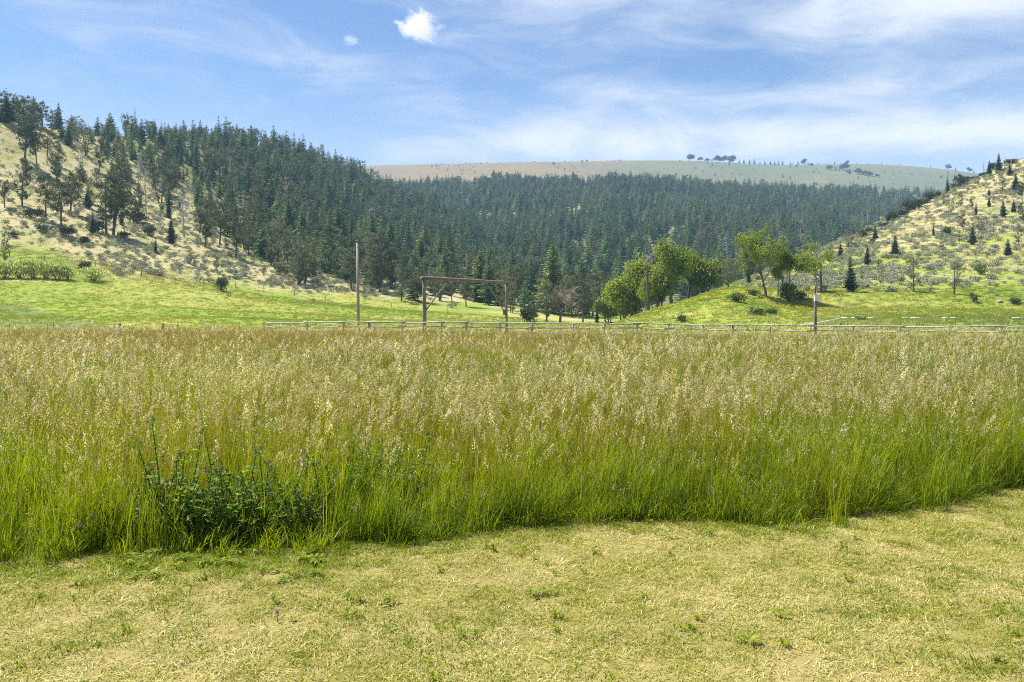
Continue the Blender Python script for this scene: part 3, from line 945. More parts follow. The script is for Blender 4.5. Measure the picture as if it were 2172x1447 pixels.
# trees of the open woodland on the left hill, as they stand in the photograph: kind, column, foot, height
for k, x, y, h, w in [
    ('pine', 52, 345, 118, 1.0), ('pine', 78, 352, 72, .7), ('pine', 47, 436, 98, .9), ('pine', 97, 466, 95, .9), ('pine', 130, 496, 116, .9),
    ('pine', 10, 441, 58, .9), ('pine', 118, 402, 74, .8), ('pine', 150, 450, 85, .8), ('pine', 226, 498, 128, .9), ('pine', 241, 500, 122, 1.0),
    ('pine', 287, 470, 72, .9), ('snag', 310, 450, 92, .9), ('snag', 391, 502, 108, 1.0), ('pine', 436, 522, 98, .9), ('pine', 466, 520, 92, .9),
    ('pine', 500, 548, 84, 1.1), ('grey', 12, 520, 44, .8), ('grey', 10, 556, 46, .8), ('mid', 186, 442, 50, .9), ('fir', 196, 496, 50, .8), ('fir', 358, 462, 58, .8),
    ('fir', 363, 516, 54, .8), ('fir', 330, 538, 36, .8), ('fir', 258, 478, 30, .9), ('pine', 165, 420, 62, .9), ('grey', 118, 360, 62, .9), ('mid', 145, 310, 44, 1), ('pine', 210, 365, 66, .9), ('grey', 183, 330, 60, 1), ('snag', 178, 370, 54, .9), ('pine', 100, 332, 58, 1), ('snag', 205, 400, 58, 1),
    ('snag', 8, 226, 60, 1), ('snag', 36, 232, 62, 1), ('pine', 6, 240, 60, 1.3), ('mid', 28, 240, 58, 1.4), ('pine', 50, 250, 62, 1.3), ('mid', 70, 262, 66, 1), ('pine', 90, 272, 54, 1.2), ('mid', 14, 262, 60, 1.4), ('pine', 40, 270, 60, 1.3), ('mid', 62, 284, 52, 1.3),
    ('mid', 124, 272, 60, .9), ('pine', 110, 284, 50, 1.2), ('grey', 150, 300, 48, 1.2), ('snag', 158, 300, 52, 1), ('fir', 45, 288, 34, 1.2), ('pine', 250, 418, 78, 1), ('grey', 262, 352, 62, 1), ('mid', 228, 330, 46, 1),
    ('pine', 262, 446, 92, .9), ('snag', 298, 380, 62, 1), ('grey', 340, 430, 66, 1), ('pine', 330, 400, 64, 1), ('fir', 345, 372, 48, 1),
    ('grey', 575, 562, 84, .9), ('grey', 527, 540, 62, .9), ('pine', 570, 520, 76, 1), ('snag', 655, 520, 76, .8), ('pine', 545, 500, 72, 1), ('grey', 640, 572, 66, 1), ('mid', 662, 580, 42, 1.2),
    ('grey', 610, 560, 58, .9), ('pine', 718, 590, 56, .9), ('grey', 694, 582, 54, .8), ('mid', 728, 592, 58, 1), ('grey', 460, 580, 36, .7), ('grey', 405, 560, 34, .7), ('grey', 560, 588, 24, .7)]:
    add_con(k, x, y, h, LEFT, wide=w)
# firs and pines on the right hill
for k, x, y, h, w in [
    ('fir', 1856, 509, 36, .9), ('fir', 1899, 545, 48, .9), ('fir', 1839, 561, 40, .8), ('fir', 1783, 546, 36, 1), ('fir', 1805, 619, 76, .95), ('fir', 1864, 572, 24, .7),
    ('fir', 2063, 519, 48, .9), ('fir', 2138, 542, 36, 1.1), ('fir', 2128, 461, 42, .9), ('fir', 2150, 450, 28, 1), ('sparse', 1938, 619, 72, 1.1), ('sparse', 2024, 624, 68, 1.0),
    ('sparse', 1998, 530, 32, .7), ('fir', 1980, 500, 26, .8), ('sparse', 2035, 518, 30, .8), ('pine', 2043, 491, 36, .8), ('grey', 2078, 492, 34, 1), ('sparse', 2108, 496, 24, .9),
    ('grey', 2018, 453, 32, .8), ('grey', 2038, 438, 32, .8), ('grey', 2001, 434, 24, .7), ('pine', 2060, 446, 24, .9), ('fir', 2070, 456, 30, .8), ('fir', 2098, 438, 18, 1),
    ('fir', 2098, 416, 18, .8), ('grey', 2126, 408, 34, 1), ('fir', 2154, 404, 34, 1.1), ('grey', 2075, 394, 18, .9), ('pine', 2168, 432, 46, 1), ('sparse', 1825, 521, 28, .7),
    ('sparse', 1869, 592, 26, .8), ('fir', 2010, 412, 42, .7), ('fir', 2118, 366, 42, .8), ('fir', 2098, 372, 32, .9), ('fir', 2142, 372, 26, 1.1), ('grey', 2160, 520, 40, 1), ('pine', 2170, 470, 40, 1), ('sparse', 1828, 598, 34, .4),
    ('grey', 1760, 560, 38, 1), ('grey', 1800, 530, 40, 1), ('pine', 1590, 596, 58, 1), ('grey', 1545, 612, 62, 1.1), ('fir', 1588, 602, 40, 1)]:
    add_con(k, x, y, h, RIGHT, wide=w)
# valley mouth beside the bare tree
for k, x, y, h, w in [('grey', 1160, 684, 92, 1.0), ('pine', 1236, 684, 86, 1.0), ('fir', 1266, 684, 44, .8), ('grey', 1133, 682, 62, .9), ('fir', 1112, 676, 34, .8), ('grey', 1205, 672, 86, .9),
                      ('grey', 1085, 664, 54, .9), ('mid', 1060, 650, 60, 1), ('mid', 1030, 640, 50, 1), ('grey', 985, 635, 48, .9), ('pine', 958, 628, 62, 1)]:
    add_con(k, x, y, h, LEFT, wide=w)


def forest_spots(sheet, n, px0, px1, d0, d1, seed, dens):
    r = np.random.default_rng(seed)
    px = r.uniform(px0, px1, n)
    D = np.sqrt(r.uniform(d0 * d0, d1 * d1, n))
    keep = r.random(n) < dens(px, D)
    px, D = px[keep], D[keep]
    crest = np.array([sheet.D[np.argmin(sheet.PY[:, sheet.col(p)]), sheet.col(p)] for p in px])
    k = D < crest + 14
    px, D = px[k], D[k]
    cell, out = {}, []
    for i in range(len(px)):        # keep trees a few metres apart
        x = (px[i] - CX) / FPX * D[i]
        key = (int(x // 5.2), int(D[i] // 5.6))
        if key in cell:
            continue
        cell[key] = 1
        out.append(i)
    px, D = px[out], D[out]
    return px, D, sheet.zv(px, D)


def dens_left(px, D):
    x = (px - CX) / FPX * D
    df = np.interp(px, [-300, -60, 100, 180, 250, 330, 400, 500, 600, 750, 900, 1050, 1250, 1400], [235, 250, 310, 300, 300, 305, 302, 290, 270, 245, 212, 190, 185, 190])
    w = (fbm(x / 35, D / 35, 71) - .5) * 70
    base = sstep(-22, 25, D - df + w)
    gaps = sstep(.28 + .14 * sstep(650, 400, px), .40 + .12 * sstep(650, 400, px), fbm(x / 28, D / 28, 72))
    fringe = .30 * sstep(-110, -30, D - df) * np.maximum(sstep(40, 300, px), sstep(-40, -140, px))
    return np.clip(base * (.25 + .75 * gaps) + fringe, 0, 1) * sstep(1380, 1250, px)


def dens_centre(px, D):
    x = (px - CX) / FPX * D
    g = .12 + .88 * sstep(.34, .50, fbm(x / 38, D / 38, 81))
    top = np.where(D > 820, .9, 1.0)
    thin = 1 - .75 * sstep(1780, 1960, px) * sstep(800, 900, D)
    return g * top * thin


lp, lD, lz = forest_spots(LEFT, 36000, -740, 1380, 170, 680, 91, dens_left)
cp, cD, cz = forest_spots(CENTRE, 26000, 780, 2150, 255, 960, 92, dens_centre)
mass = []       # px, D, z, height, wide, kind
r9 = np.random.default_rng(93)
for arr, sheet in (((lp, lD, lz), LEFT), ((cp, cD, cz), CENTRE)):
    for px, D, z in zip(*arr):
        hgt = r9.normal(11.0, 3.2) * (float(np.interp(px, [0, 250, 400, 550, 800], [.62, .62, .78, .95, 1.0])) * (.8 if D < np.interp(px, [250, 500, 750], [320, 300, 250]) else 1) if sheet is LEFT else 1.0)
        mass.append((px, D, z, float(np.clip(hgt, 4.5, 18)), r9.uniform(.85, 1.25), r9.random(), sheet))
mass.sort(key=lambda t: t[1] / t[3])
mass = [m for m in mass if 0 < m[0] < 2172] + [m for m in mass if not 0 < m[0] < 2172]
n_free = 300 - len([c for c in CON if c['kind'] != 'snag'])
for px, D, z, h, w, q, sheet in mass[:n_free]:
    fringe = sheet is LEFT and D < np.interp(px, [250, 500, 750, 900], [345, 310, 265, 240])
    kind = 'grey' if q < (.34 if fringe else .10) else ('pine' if q < (.62 if fringe else .26) else ('snag' if q > .955 else 'mid'))
    pool, base = {'mid': (FIRS_MID, 12), 'pine': (PINES, 12), 'grey': (PINES_GREY, 10), 'snag': (SNAGS, 9)}[kind]
    CON.append(dict(px=px, py=HY - (z - EYE) * FPX / D, kind=kind, pair=pool[int(r9.integers(len(pool)))], base=base, loc=Vector(((px - CX) / FPX * D, D, z)), h=h * (.8 if kind in ('grey', 'pine') else 1),
                    wide=w, area=area_of(px, sheet), note=None, hpx=h * FPX / D))

NAMES = {'fir': 'fir_tree', 'mid': 'fir_tree', 'pine': 'pine_tree', 'grey': 'pine_tree', 'sparse': 'pine_tree', 'snag': 'dead_tree'}
LOOK = {'fir': 'dark dense firs', 'mid': 'deep green firs', 'pine': 'olive open-crowned pines', 'grey': 'grey-green bushy pines', 'sparse': 'thin see-through pines', 'snag': 'bare grey dead trees'}
GROUPS = {'fir': 'conifers on the slopes', 'mid': 'conifers on the slopes', 'pine': 'conifers on the slopes', 'grey': 'conifers on the slopes', 'sparse': 'conifers on the slopes', 'snag': 'dead trees on the slopes'}


def tier(c):
    y = c['py']
    return 'high up' if y < 390 else ('halfway up' if y < 520 else 'low down')


buckets = {}
for c in CON:
    buckets.setdefault((c['kind'], tier(c), c['area']), []).append(c)
for (kind, tr_, ar), lst in buckets.items():
    lst.sort(key=lambda c: c['px'])
    for i, c in enumerate(lst):
        if len(lst) == 1:
            lab = 'sole one of the %s %s %s' % (LOOK[kind], tr_, ar)
        elif i == len(lst) - 1:
            lab = 'rightmost of the %s %s %s' % (LOOK[kind], tr_, ar)
        elif i == 0:
            lab = 'leftmost of the %s %s %s' % (LOOK[kind], tr_, ar)
        else:
            lab = '%s from left of the %s %s %s' % (ORD[i], LOOK[kind], tr_, ar)
        tree(NAMES[kind], c['pair'], c['loc'], c['h'], c['base'], lab, 'dead tree' if kind == 'snag' else 'tree', GROUPS[kind], wide=c['wide'],
             sub=('branches', 'trunk') if kind == 'snag' else ('crown', 'trunk'))

rest = mass[n_free:]
MASS_KIND = [kind_colour(p) for p in FIRS_FAR] + [kind_colour(p) for p in PINES[:3]] + [kind_colour(p) for p in PINES_GREY[:2]] + [kind_colour(p) for p in SNAGS[:2]]
mk = kinds('forest_kind', MASS_KIND)
pts, idx, rot, scl = [], [], [], []
for px, D, z, h, w, q, sheet in rest:
    pts.append(((px - CX) / FPX * D, D, z - .2))
    if q < .72:
        k, b = int(q / .72 * 7), 12
    elif q < .85:
        k, b = 7 + int((q - .72) / .13 * 3), 13
    elif q < .965:
        k, b = 10 + int((q - .85) / .115 * 2), 12
    else:
        k, b = 12 + int((q - .965) / .036 * 2), 10
    s_ = h / b
    idx.append(k); rot.append((0, 0, r9.uniform(0, 6.28))); scl.append((s_ * w, s_ * w, s_))
scatter('forest', mk, pts, idx, rot, scl, 'dense dark green conifer forest covering the hills behind the valley', 'forest')

# trees and bushes far off along the bald hill
hill_round = [cottonwood_meshes(700 + i, 10, 'juniper', 1, .9, 9, .95, first=.30, blob=1.6) for i in range(2)]
HT = [(1462, 334, 12, 'r'), (1484, 335, 7, 'r'), (1500, 335, 6, 'r'), (1510, 335, 8, 'f'), (1524, 338, 12, 'r'), (1536, 340, 11, 'r'), (1556, 343, 13, 'r'), (1548, 344, 9, 'f'), (1568, 346, 9, 'f'),
      (1578, 347, 8, 'f'), (1590, 348, 9, 'f'), (1600, 348, 11, 'f'), (1612, 349, 7, 'f'), (1622, 349, 9, 'f'), (1634, 349, 8, 'f'), (1643, 349, 9, 'f'), (1652, 349, 9, 'f'), (1660, 349, 8, 'f'),
      (1676, 349, 5, 'f'), (1693, 348, 7, 'f'), (1707, 347, 10, 'r'), (1714, 348, 5, 'f'), (1735, 345, 4, 'f'), (1770, 345, 5, 'f'), (1783, 345, 4, 'f'), (1797, 345, 6, 'r'), (1817, 346, 4, 'f'), (1843, 346, 4, 'f'),
      (1870, 346, 4, 'f'), (1908, 347, 4, 'f'), (1974, 350, 5, 'f'), (2013, 354, 9, 'r'), (2027, 355, 7, 'f'), (2055, 362, 8, 'r'), (2066, 364, 6, 'f'),
      (1722, 352, 5, 'r'), (1676, 355, 5, 'f'), (1690, 354, 6, 'f'), (1726, 366, 7, 'f'), (1731, 360, 5, 'f'), (1758, 361, 9, 'r'), (1772, 362, 9, 'f'), (1780, 363, 7, 'f'), (1790, 362, 12, 'r'), (1796, 366, 9, 'f'),
      (1802, 369, 11, 'f'), (1824, 370, 11, 'r'), (1834, 372, 8, 'r'), (1846, 374, 9, 'r'), (1660, 377, 8, 'f'), (1676, 380, 7, 'f'), (1876, 367, 6, 'f'), (1895, 370, 6, 'f'), (1934, 371, 6, 'f'), (1996, 378, 7, 'f'),
      (2010, 368, 6, 'f'), (2025, 369, 5, 'f'), (1860, 376, 6, 'r'), (1820, 379, 7, 'f'), (1520, 347, 4, 'f'), (1546, 350, 5, 'f')]
sky_n = mid_n = 0
for x, y, h, k in sorted(HT):
    p, hh = at_h(FAR, x, y, h * 1.2)
    on_sky = y < 356 and p.y > 1450
    if on_sky:
        sky_n += 1
        lab = '%s from the left of the tiny trees along the bald hill skyline' % ORD[sky_n - 1]
    else:
        mid_n += 1
        lab = '%s from the left of the tiny trees dotting the bald hill slope' % ORD[mid_n - 1]
    pr = hill_round[(x * 7) % 2] if k == 'r' else FIRS_FAR[x % 7]
    tree('round_tree' if k == 'r' else 'fir_tree', pr, p, hh, 10 if k == 'r' else 12, lab, 'tree', 'far trees on the bald hill', wide=1.25 if k == 'r' else 1.1)

def hill_scrub():
    r = np.random.default_rng(171)
    px = r.uniform(850, 2150, 2600); D = r.uniform(1180, 1620, 2600)
    x = (px - CX) / FPX * D
    k = r.random(len(px)) < sstep(.45, .65, fbm(x / 90, D / 160, 172)) * .5 * np.interp(px, [900, 1500], [.35, 1])
    px, D, x = px[k], D[k], x[k]
    z = FAR.zv(px, D)
    sc = r.uniform(1.4, 3.6, len(x))
    scatter('hill_scrub', kinds('scrub_kind', [bush_mesh('scrub', 580 + i, 'sage' if i else 'juniper', .8, .8, 60, .4, .25, .6, .4, 4, False) for i in range(4)]), np.stack([x, D, z - .1], 1), r.integers(0, 4, len(x)), rots(len(x)), sc,
            'low grey scrub dotting the far bald hill', 'scrub')


# ------------------------------------------------------------------ broadleaf trees of the creek
CW = [cottonwood_meshes(400, 13, stems=1, per=44, leaf=.32, lean=(.06, 0), first=.26, blob=1.4),
      cottonwood_meshes(401, 12, stems=2, per=38, leaf=.32, first=.25, blob=1.4),
      cottonwood_meshes(402, 12, stems=1, per=46, leaf=.34, lean=(-.12, 0), first=.40, spread=.95, blob=1.15),
      cottonwood_meshes(403, 11, stems=2, per=42, leaf=.34, first=.38, spread=.95, blob=1.1),
      cottonwood_meshes(404, 10, stems=1, per=40, leaf=.30, lean=(.05, 0), first=.36, spread=.95, dead=.25, blob=1.05),
      cottonwood_meshes(405, 9, stems=3, per=38, leaf=.30, first=.20, blob=1.3)]
CWB = [13, 12, 12, 11, 10, 9]
for k, x, y, h, lab, w, rz in [
    (1, 1342, 676, 122, 'leafy green cottonwood with leaning trunks at the left end of the grove', .8, 0.4),
    (5, 1322, 682, 78, 'low bushy cottonwood between fence and the grove, left of the leaning trunks', .9, 1.0),
    (0, 1425, 655, 140, 'tallest cottonwood of the grove, straight dark trunk beside the grassy mound', .9, 0.2),
    (1, 1462, 648, 112, 'broad cottonwood just right of the tallest one in the grove', .95, 2.0),
    (5, 1490, 640, 80, 'shorter rounded cottonwood at the right end of the grove', .9, 3.0),
    (5, 1398, 664, 92, 'cottonwood filling the gap between dead trunk and tallest tree', .8, 4.1),
    (1, 1372, 668, 76, 'low cottonwood hiding the foot of the curly topped dead trunk', .7, 5.1),
    (2, 1626, 628, 146, 'open-crowned cottonwood with forked slanting trunk on the mound crest', .85, 0.1),
    (3, 1664, 630, 126, 'cottonwood with two dark stems and dark bush at its foot', .85, 0.0),
    (4, 1742, 620, 106, 'half dead cottonwood with bare white limbs right of the twin stemmed one', 1.0, 0.0)]:
    p, hh = at_h(RIGHT if x > 1500 else LEFT, x, y, h)
    if x <= 1500:           # they stand on the valley floor behind the mound
        D = 118 + (x % 7) * 2
        zt = EYE + (HY - (y - h)) * D / FPX
        g = max(RIGHT.z(x, D), LEFT.z(x, D), -.6)
        p, hh = Vector(((x - CX) / FPX * D, D, g)), zt - g
    tree('cottonwood_tree', CW[k], p, hh, CWB[k], lab, 'tree', 'cottonwoods by the mound', rz=rz, wide=w)
p, hh = at_h(LEFT, 1290, 684, 44)
tree('young_cottonwood', CW[5], p, hh, 9, 'small bright green sapling behind the fence, left of the grove', 'tree', rz=.7, wide=1.1)


def curly_snag():
    D = 114.0
    g = max(RIGHT.z(1375, D), LEFT.z(1375, D))
    zt = EYE + (HY - 548) * D / FPX
    e = empty('dead_tree', ((1375 - CX) / FPX * D, D, g))
    H = zt - g
    mb = MB()
    mb.tube([V3(.1, 0, -.5), V3(0, 0, H * .3), V3(-.15, 0, H * .6), V3(-.1, .1, H * .85), V3(.1, 0, H)], [.22, .19, .16, .12, .06], 8)
    mb.tube([V3(-.15, 0, H * .66), V3(-.6, .1, H * .75), V3(-.7, .1, H * .86)], [.10, .07, .03], 5)
    mb.build('trunk', MATS['bark'], e, True)
    rr = random.Random(5)
    br = MB()
    for i in range(14):
        a = rr.uniform(0, 6.28); c = V3(.1, 0, H * rr.uniform(.86, 1.04)); rad = rr.uniform(.3, .8)
        pts = [c + Vector((math.cos(a + t) * rad * (.3 + .7 * t / 3), math.sin(a + t) * rad * .7, .25 * math.sin(t * 1.5 + i))) for t in np.linspace(0, 3.4, 6)]
        br.tube(pts, [.035, .03, .028, .022, .016, .01], 4, cap=False)
    br.build('branches', MATS['dead_wood'], e)
    tag(e, 'tall bare trunk with curled grey dead branches on top, amid the cottonwoods', 'dead tree')


curly_snag()


def bare_tree():
    rr = random.Random(77)
    tr, ends = MB(), []
    limb(tr, ends, rr, V3(0, 0, -.3), V3(0, 0, 1), 2.4, .22, 0, 3, .85, .12, .4, kids=(3, 4))
    limb(tr, ends, rr, V3(0, 0, 1.2), V3(.6, 0, 1), 2.2, .13, 1, 3, .85, .12, .4, kids=(3, 4))
    tw = MB()
    for e, d, L in ends:
        for q in range(7):
            dd = (d + rdir(rr) * .8).normalized() * rr.uniform(.5, 1.1)
            tw.tube([e, e + dd * .5 + rdir(rr) * .08, e + dd], [.02, .015, .006], 3, cap=False)
    top = max(v[2] for v in tw.v)
    p, hh = at_h(LEFT, 1187, 686, 84)
    e = empty('bare_tree', p, .6)
    e.scale = (hh / top * 1.15, hh / top * 1.15, hh / top)
    tr.build('trunk', MATS['bark'], e, True)
    tw.build('twigs', MATS['pink_twigs'], e)
    tag(e, 'leafless tree with a haze of pinkish twigs right of the log gateway', 'tree')


bare_tree()

# bare white branches showing above the cottonwoods on the mound
for x, y, h, lab in [(1650, 628, 118, 'bleached dead tree rising between the two mound cottonwoods'), (1733, 618, 104, 'bleached dead tree behind the half dead cottonwood')]:
    p, hh = at_h(RIGHT, x, y, h)
    tree('dead_tree', SNAGS[1 if x < 1700 else 3], p, hh, 9, lab, 'dead tree', wide=.9, sub=('branches', 'trunk'))

# ------------------------------------------------------------------ shrubs
JUN = [bush_mesh('juniper', 500 + i, 'juniper', 1.0, 1.3, 420, .34, .13, .7, .35, 7) for i in range(4)]
WIL = [bush_mesh('willow', 520 + i, 'willow', 1.3, 2.0, 620, .42, .13, .8, .35, 8) for i in range(3)]
SHR = [bush_mesh('shrub', 540 + i, 'shrub', 1.0, 1.1, 380, .34, .14, .6, .3, 6) for i in range(3)]
SAGE = [bush_mesh('sagebrush', 560 + i, 'sage', .80, .85, 170, .26, .12, .8, .45, 6) for i in range(6)]


def bush(name, me, sheet, px, py, wpx, hpx, mw, mh, label, cat, group=None, D=None):
    p = sheet.at(px, py) if D is None else Vector(((px - CX) / FPX * D, D, sheet.z(px, D)))
    o = link(bpy.data.objects.new(name, me))
    o.location = p - V3(0, 0, .05)
    k = p.y / FPX
    o.scale = (wpx * k / mw, wpx * k / mw, hpx * k / mh)
    o.rotation_euler = (0, 0, (px * 1.7) % 6.28)
    return tag(o, label, cat, group)


for i, (x, y, w, h, tail) in enumerate([(-30, 592, 60, 32, 'cut off by the photo edge'), (12, 591, 44, 30, 'leftmost whole bush of the hedge'), (42, 591, 42, 31, 'second from the left'), (72, 591, 44, 30, 'third from the left'),
                                        (98, 592, 40, 29, 'fourth from the left'), (122, 593, 40, 28, 'second from its right end'), (146, 594, 38, 23, 'at its right end')]):
    bush('willow_bush', WIL[i % 3], LEFT, x, y, w * 1.1, h * 1.4, 2.6, 2.0, 'pale green bush of the willow hedge in the meadow, ' + tail, 'bush', 'willow hedge')
bush('willow_bush', WIL[1], LEFT, 200, 597, 52, 34, 2.6, 2.0, 'round pale green willow bush standing right of the willow hedge', 'bush')
bush('juniper_bush', JUN[0], LEFT, 470, 617, 32, 30, 2.0, 1.3, 'lone dark juniper in the open green meadow', 'bush')
bush('juniper_bush', JUN[1], LEFT, 1122, 686, 38, 34, 2.0, 1.3, 'round dark juniper behind the fence right of the gateway', 'bush')
bush('pine_bush', JUN[2], LEFT, 180, 577, 28, 24, 2.0, 1.3, 'small dark bush behind the round willow bush', 'bush')
for i, (x, y, w, h, lab) in enumerate([(70, 462, 40, 20, 'below the leftmost woodland pines'), (95, 492, 44, 16, 'left of the forked trunk pine'), (142, 500, 36, 18, 'at the foot of the tall woodland pine'), (205, 492, 40, 24, 'beside the small dark fir'),
                                       (292, 474, 40, 24, 'upslope of the lone fir'), (315, 500, 30, 20, 'near the grey dead tree'), (30, 502, 26, 10, 'on the tan slope by the photo edge'), (262, 505, 34, 14, 'under the twin trunk pines'), (180, 515, 24, 14, 'amid sagebrush under the tall pine'),
                                       (10, 262, 34, 22, 'on the ridge at the photo edge'), (430, 468, 46, 22, 'among the dead trees'), (530, 505, 44, 22, 'at the forest edge'), (600, 585, 34, 22, 'at the forest foot')]):
    bush('juniper_bush', JUN[i % 4], LEFT, x, y, w, h, 2.0, 1.3, 'spreading dark juniper on the left hill, ' + lab, 'bush', 'junipers on the left hill')
jl = [(1874, 478, 30, 22), (1884, 470, 26, 20), (1894, 465, 30, 26), (1904, 459, 28, 26), (1915, 454, 30, 28), (1926, 448, 30, 30), (1937, 443, 32, 30), (1948, 437, 30, 30), (1959, 430, 30, 26), (1970, 424, 28, 22), (1978, 419, 26, 18), (1990, 414, 24, 20),
      (2026, 398, 26, 26), (2037, 393, 28, 28), (2048, 386, 26, 20), (2065, 379, 24, 14), (2083, 370, 26, 16), (2108, 356, 26, 16), (2145, 345, 30, 16), (1830, 500, 26, 18), (1846, 490, 22, 14), (1850, 514, 22, 20), (1812, 518, 20, 16)]
for i, (x, y, w, h) in enumerate(sorted(jl)):
    bush('juniper_bush', JUN[i % 4], RIGHT, x, y + 4, w * (.55 + .4 * ((i * 7) % 5) / 4), h * (.5 + .45 * ((i * 3) % 4) / 3), 2.0, 1.3, '%s from the left of the dark junipers lining the right hill crest' % ORD[i], 'bush', 'junipers on the right hill crest')
p, hh = at_h(RIGHT, 2087, 372, 30)
red = snag_meshes(350, 9, 40, 2.2, 'pink_twigs', 4)
tree('dead_tree', red, p, hh, 9, 'reddish dead conifer on the right hill crest', 'dead tree', wide=.8, sub=('branches', 'trunk'))
for i, (x, y, w, h, lab) in enumerate([(1676, 640, 44, 42, 'dark leafy bush at the foot of the twin stemmed cottonwood'), (1562, 640, 42, 20, 'low green bush on the crest of the grassy mound'), (1604, 668, 40, 18, 'low dark green bush on the front of the mound'),
                                       (1634, 667, 30, 14, 'smaller green bush right of the one on the mound front'), (1446, 683, 26, 16, 'low green bush just behind the fence under the mound'), (2066, 642, 18, 22, 'small dark bush on the bank below the sparse pines'),
                                       (2150, 643, 40, 12, 'flat green bush beside the reddish rock'), (2078, 582, 28, 24, 'dark bush halfway between the sparse pines and the crest firs'), (1826, 678, 30, 8, 'low weed clump beside the white pipe'), (2006, 501, 30, 20, 'green bush amid sagebrush on the right hill'),
                                       (1600, 626, 30, 14, 'green bush left of the slanting trunk'), (1696, 636, 30, 20, 'green bush right of the dark leafy bush'), ]):
    bush('green_bush', SHR[i % 3], RIGHT, x, y, w, h, 2.0, 1.1, lab, 'bush')

hill_scrub()

# sagebrush: a spot for each, the 300 that show largest are things, the rest one mass
def sage_spots():
    r = np.random.default_rng(61)
    out = []
    n = 14000
    px = r.uniform(-680, 1000, n); D = np.sqrt(r.uniform(128 ** 2, 290 ** 2, n))
    x = (px - CX) / FPX * D
    e = left_edge(px) + (fbm(x / 18, D / 18, 5) - .5) * 26
    q = D - e
    band = sstep(-3, 6, q) * (1 - .62 * sstep(40, 80, q)) * sstep(950, 800, px) + .015 * (q <= 0) * (q > -25)
    band = band * (.45 + .55 * sstep(.35, .50, fbm(x / 11, D / 11, 62))) * np.interp(px, [100, 300], [.4, 1.0])
    k = r.random(n) < band * .9
    for a, b in zip(px[k], D[k]):
        out.append((a, b, LEFT.z(a, b), 0))
    n = 20400
    px = r.uniform(1520, 2900, n); D = np.sqrt(r.uniform(104 ** 2, 265 ** 2, n))
    x = (px - CX) / FPX * D
    crest = np.array([RIGHT.D[np.argmin(RIGHT.PY[:, RIGHT.col(a)]), RIGHT.col(a)] for a in px])
    dn = (.30 + .70 * sstep(.36, .56, fbm(x / 10, D / 10, 63))) * sstep(105, 116, D) * (D < crest + 4)
    dn = dn * np.where((px > 1900) & (D < 150), .55, 1) * sstep(1540, 1680, px)
    k = r.random(n) < dn * .42
    for a, b in zip(px[k], D[k]):
        out.append((a, b, RIGHT.z(a, b), 1))
    return out


sg = sage_spots()
r6 = np.random.default_rng(64)
sg = [(a, b, z, s_, float(np.clip(r6.normal(.72, .22), .32, 1.4))) for a, b, z, s_ in sg]
sg.sort(key=lambda t: t[1] / t[4])
vis = [t for t in sg if 0 < t[0] < 2172]
SGN, chosen = {}, set()
sel = vis[:300]
by = {}
for t in sel:
    if t[3] == 0:
        ar = 'uphill ' + area_of(t[0], LEFT)
    else:
        ar = 'on the right slope ' + ('near the half dead cottonwood' if t[0] < 1780 else ('around the big dark fir' if t[0] < 1880 else ('around the first sparse pine' if t[0] < 1985 else ('around the second sparse pine' if t[0] < 2080 else 'towards the photo edge'))))
    by.setdefault(ar, []).append(t)
for ar, lst in by.items():
    lst.sort()
    for i, t in enumerate(lst):
        a, b, z, s_, k = t
        chosen.add((a, b))
        o = link(bpy.data.objects.new('sagebrush', SAGE[i % 6]))
        o.location = ((a - CX) / FPX * b, b, z - .06)
        o.rotation_euler = (0, 0, (a * 3.1) % 6.28)
        o.scale = (k * 1.15, k * 1.15, k)
        tag(o, 'grey sagebrush, %s from left of those %s' % (ORD[i], ar), 'sagebrush', 'sagebrush on the hill slopes')
rs = [t for t in sg if (t[0], t[1]) not in chosen]
scatter('sagebrush_cover', kinds('sage_kind', SAGE), [((a - CX) / FPX * b, b, z - .06) for a, b, z, s_, k in rs], [i % 6 for i in range(len(rs))], rots(len(rs), .06),
        [(k * 1.15, k * 1.15, k) for *_, k in rs], 'silvery grey sagebrush scattered over the hill slopes', 'sagebrush')

# ------------------------------------------------------------------ log gateway
def log_tube(mb, a, b, r0, r1, rr, wob=.02, n=7, sides=8):
    a, b = Vector(a), Vector(b)
    pts = [a.lerp(b, i / (n - 1)) + (rdir(rr) * wob if 0 < i < n - 1 else Vector()) for i in range(n)]
    mb.tube(pts, [(r0 + (r1 - r0) * i / (n - 1)) * rr.uniform(.94, 1.06) for i in range(n)], sides)


def P(px, py, D):
    return Vector(((px - CX) / FPX * D, D, EYE + (HY - py) * D / FPX))


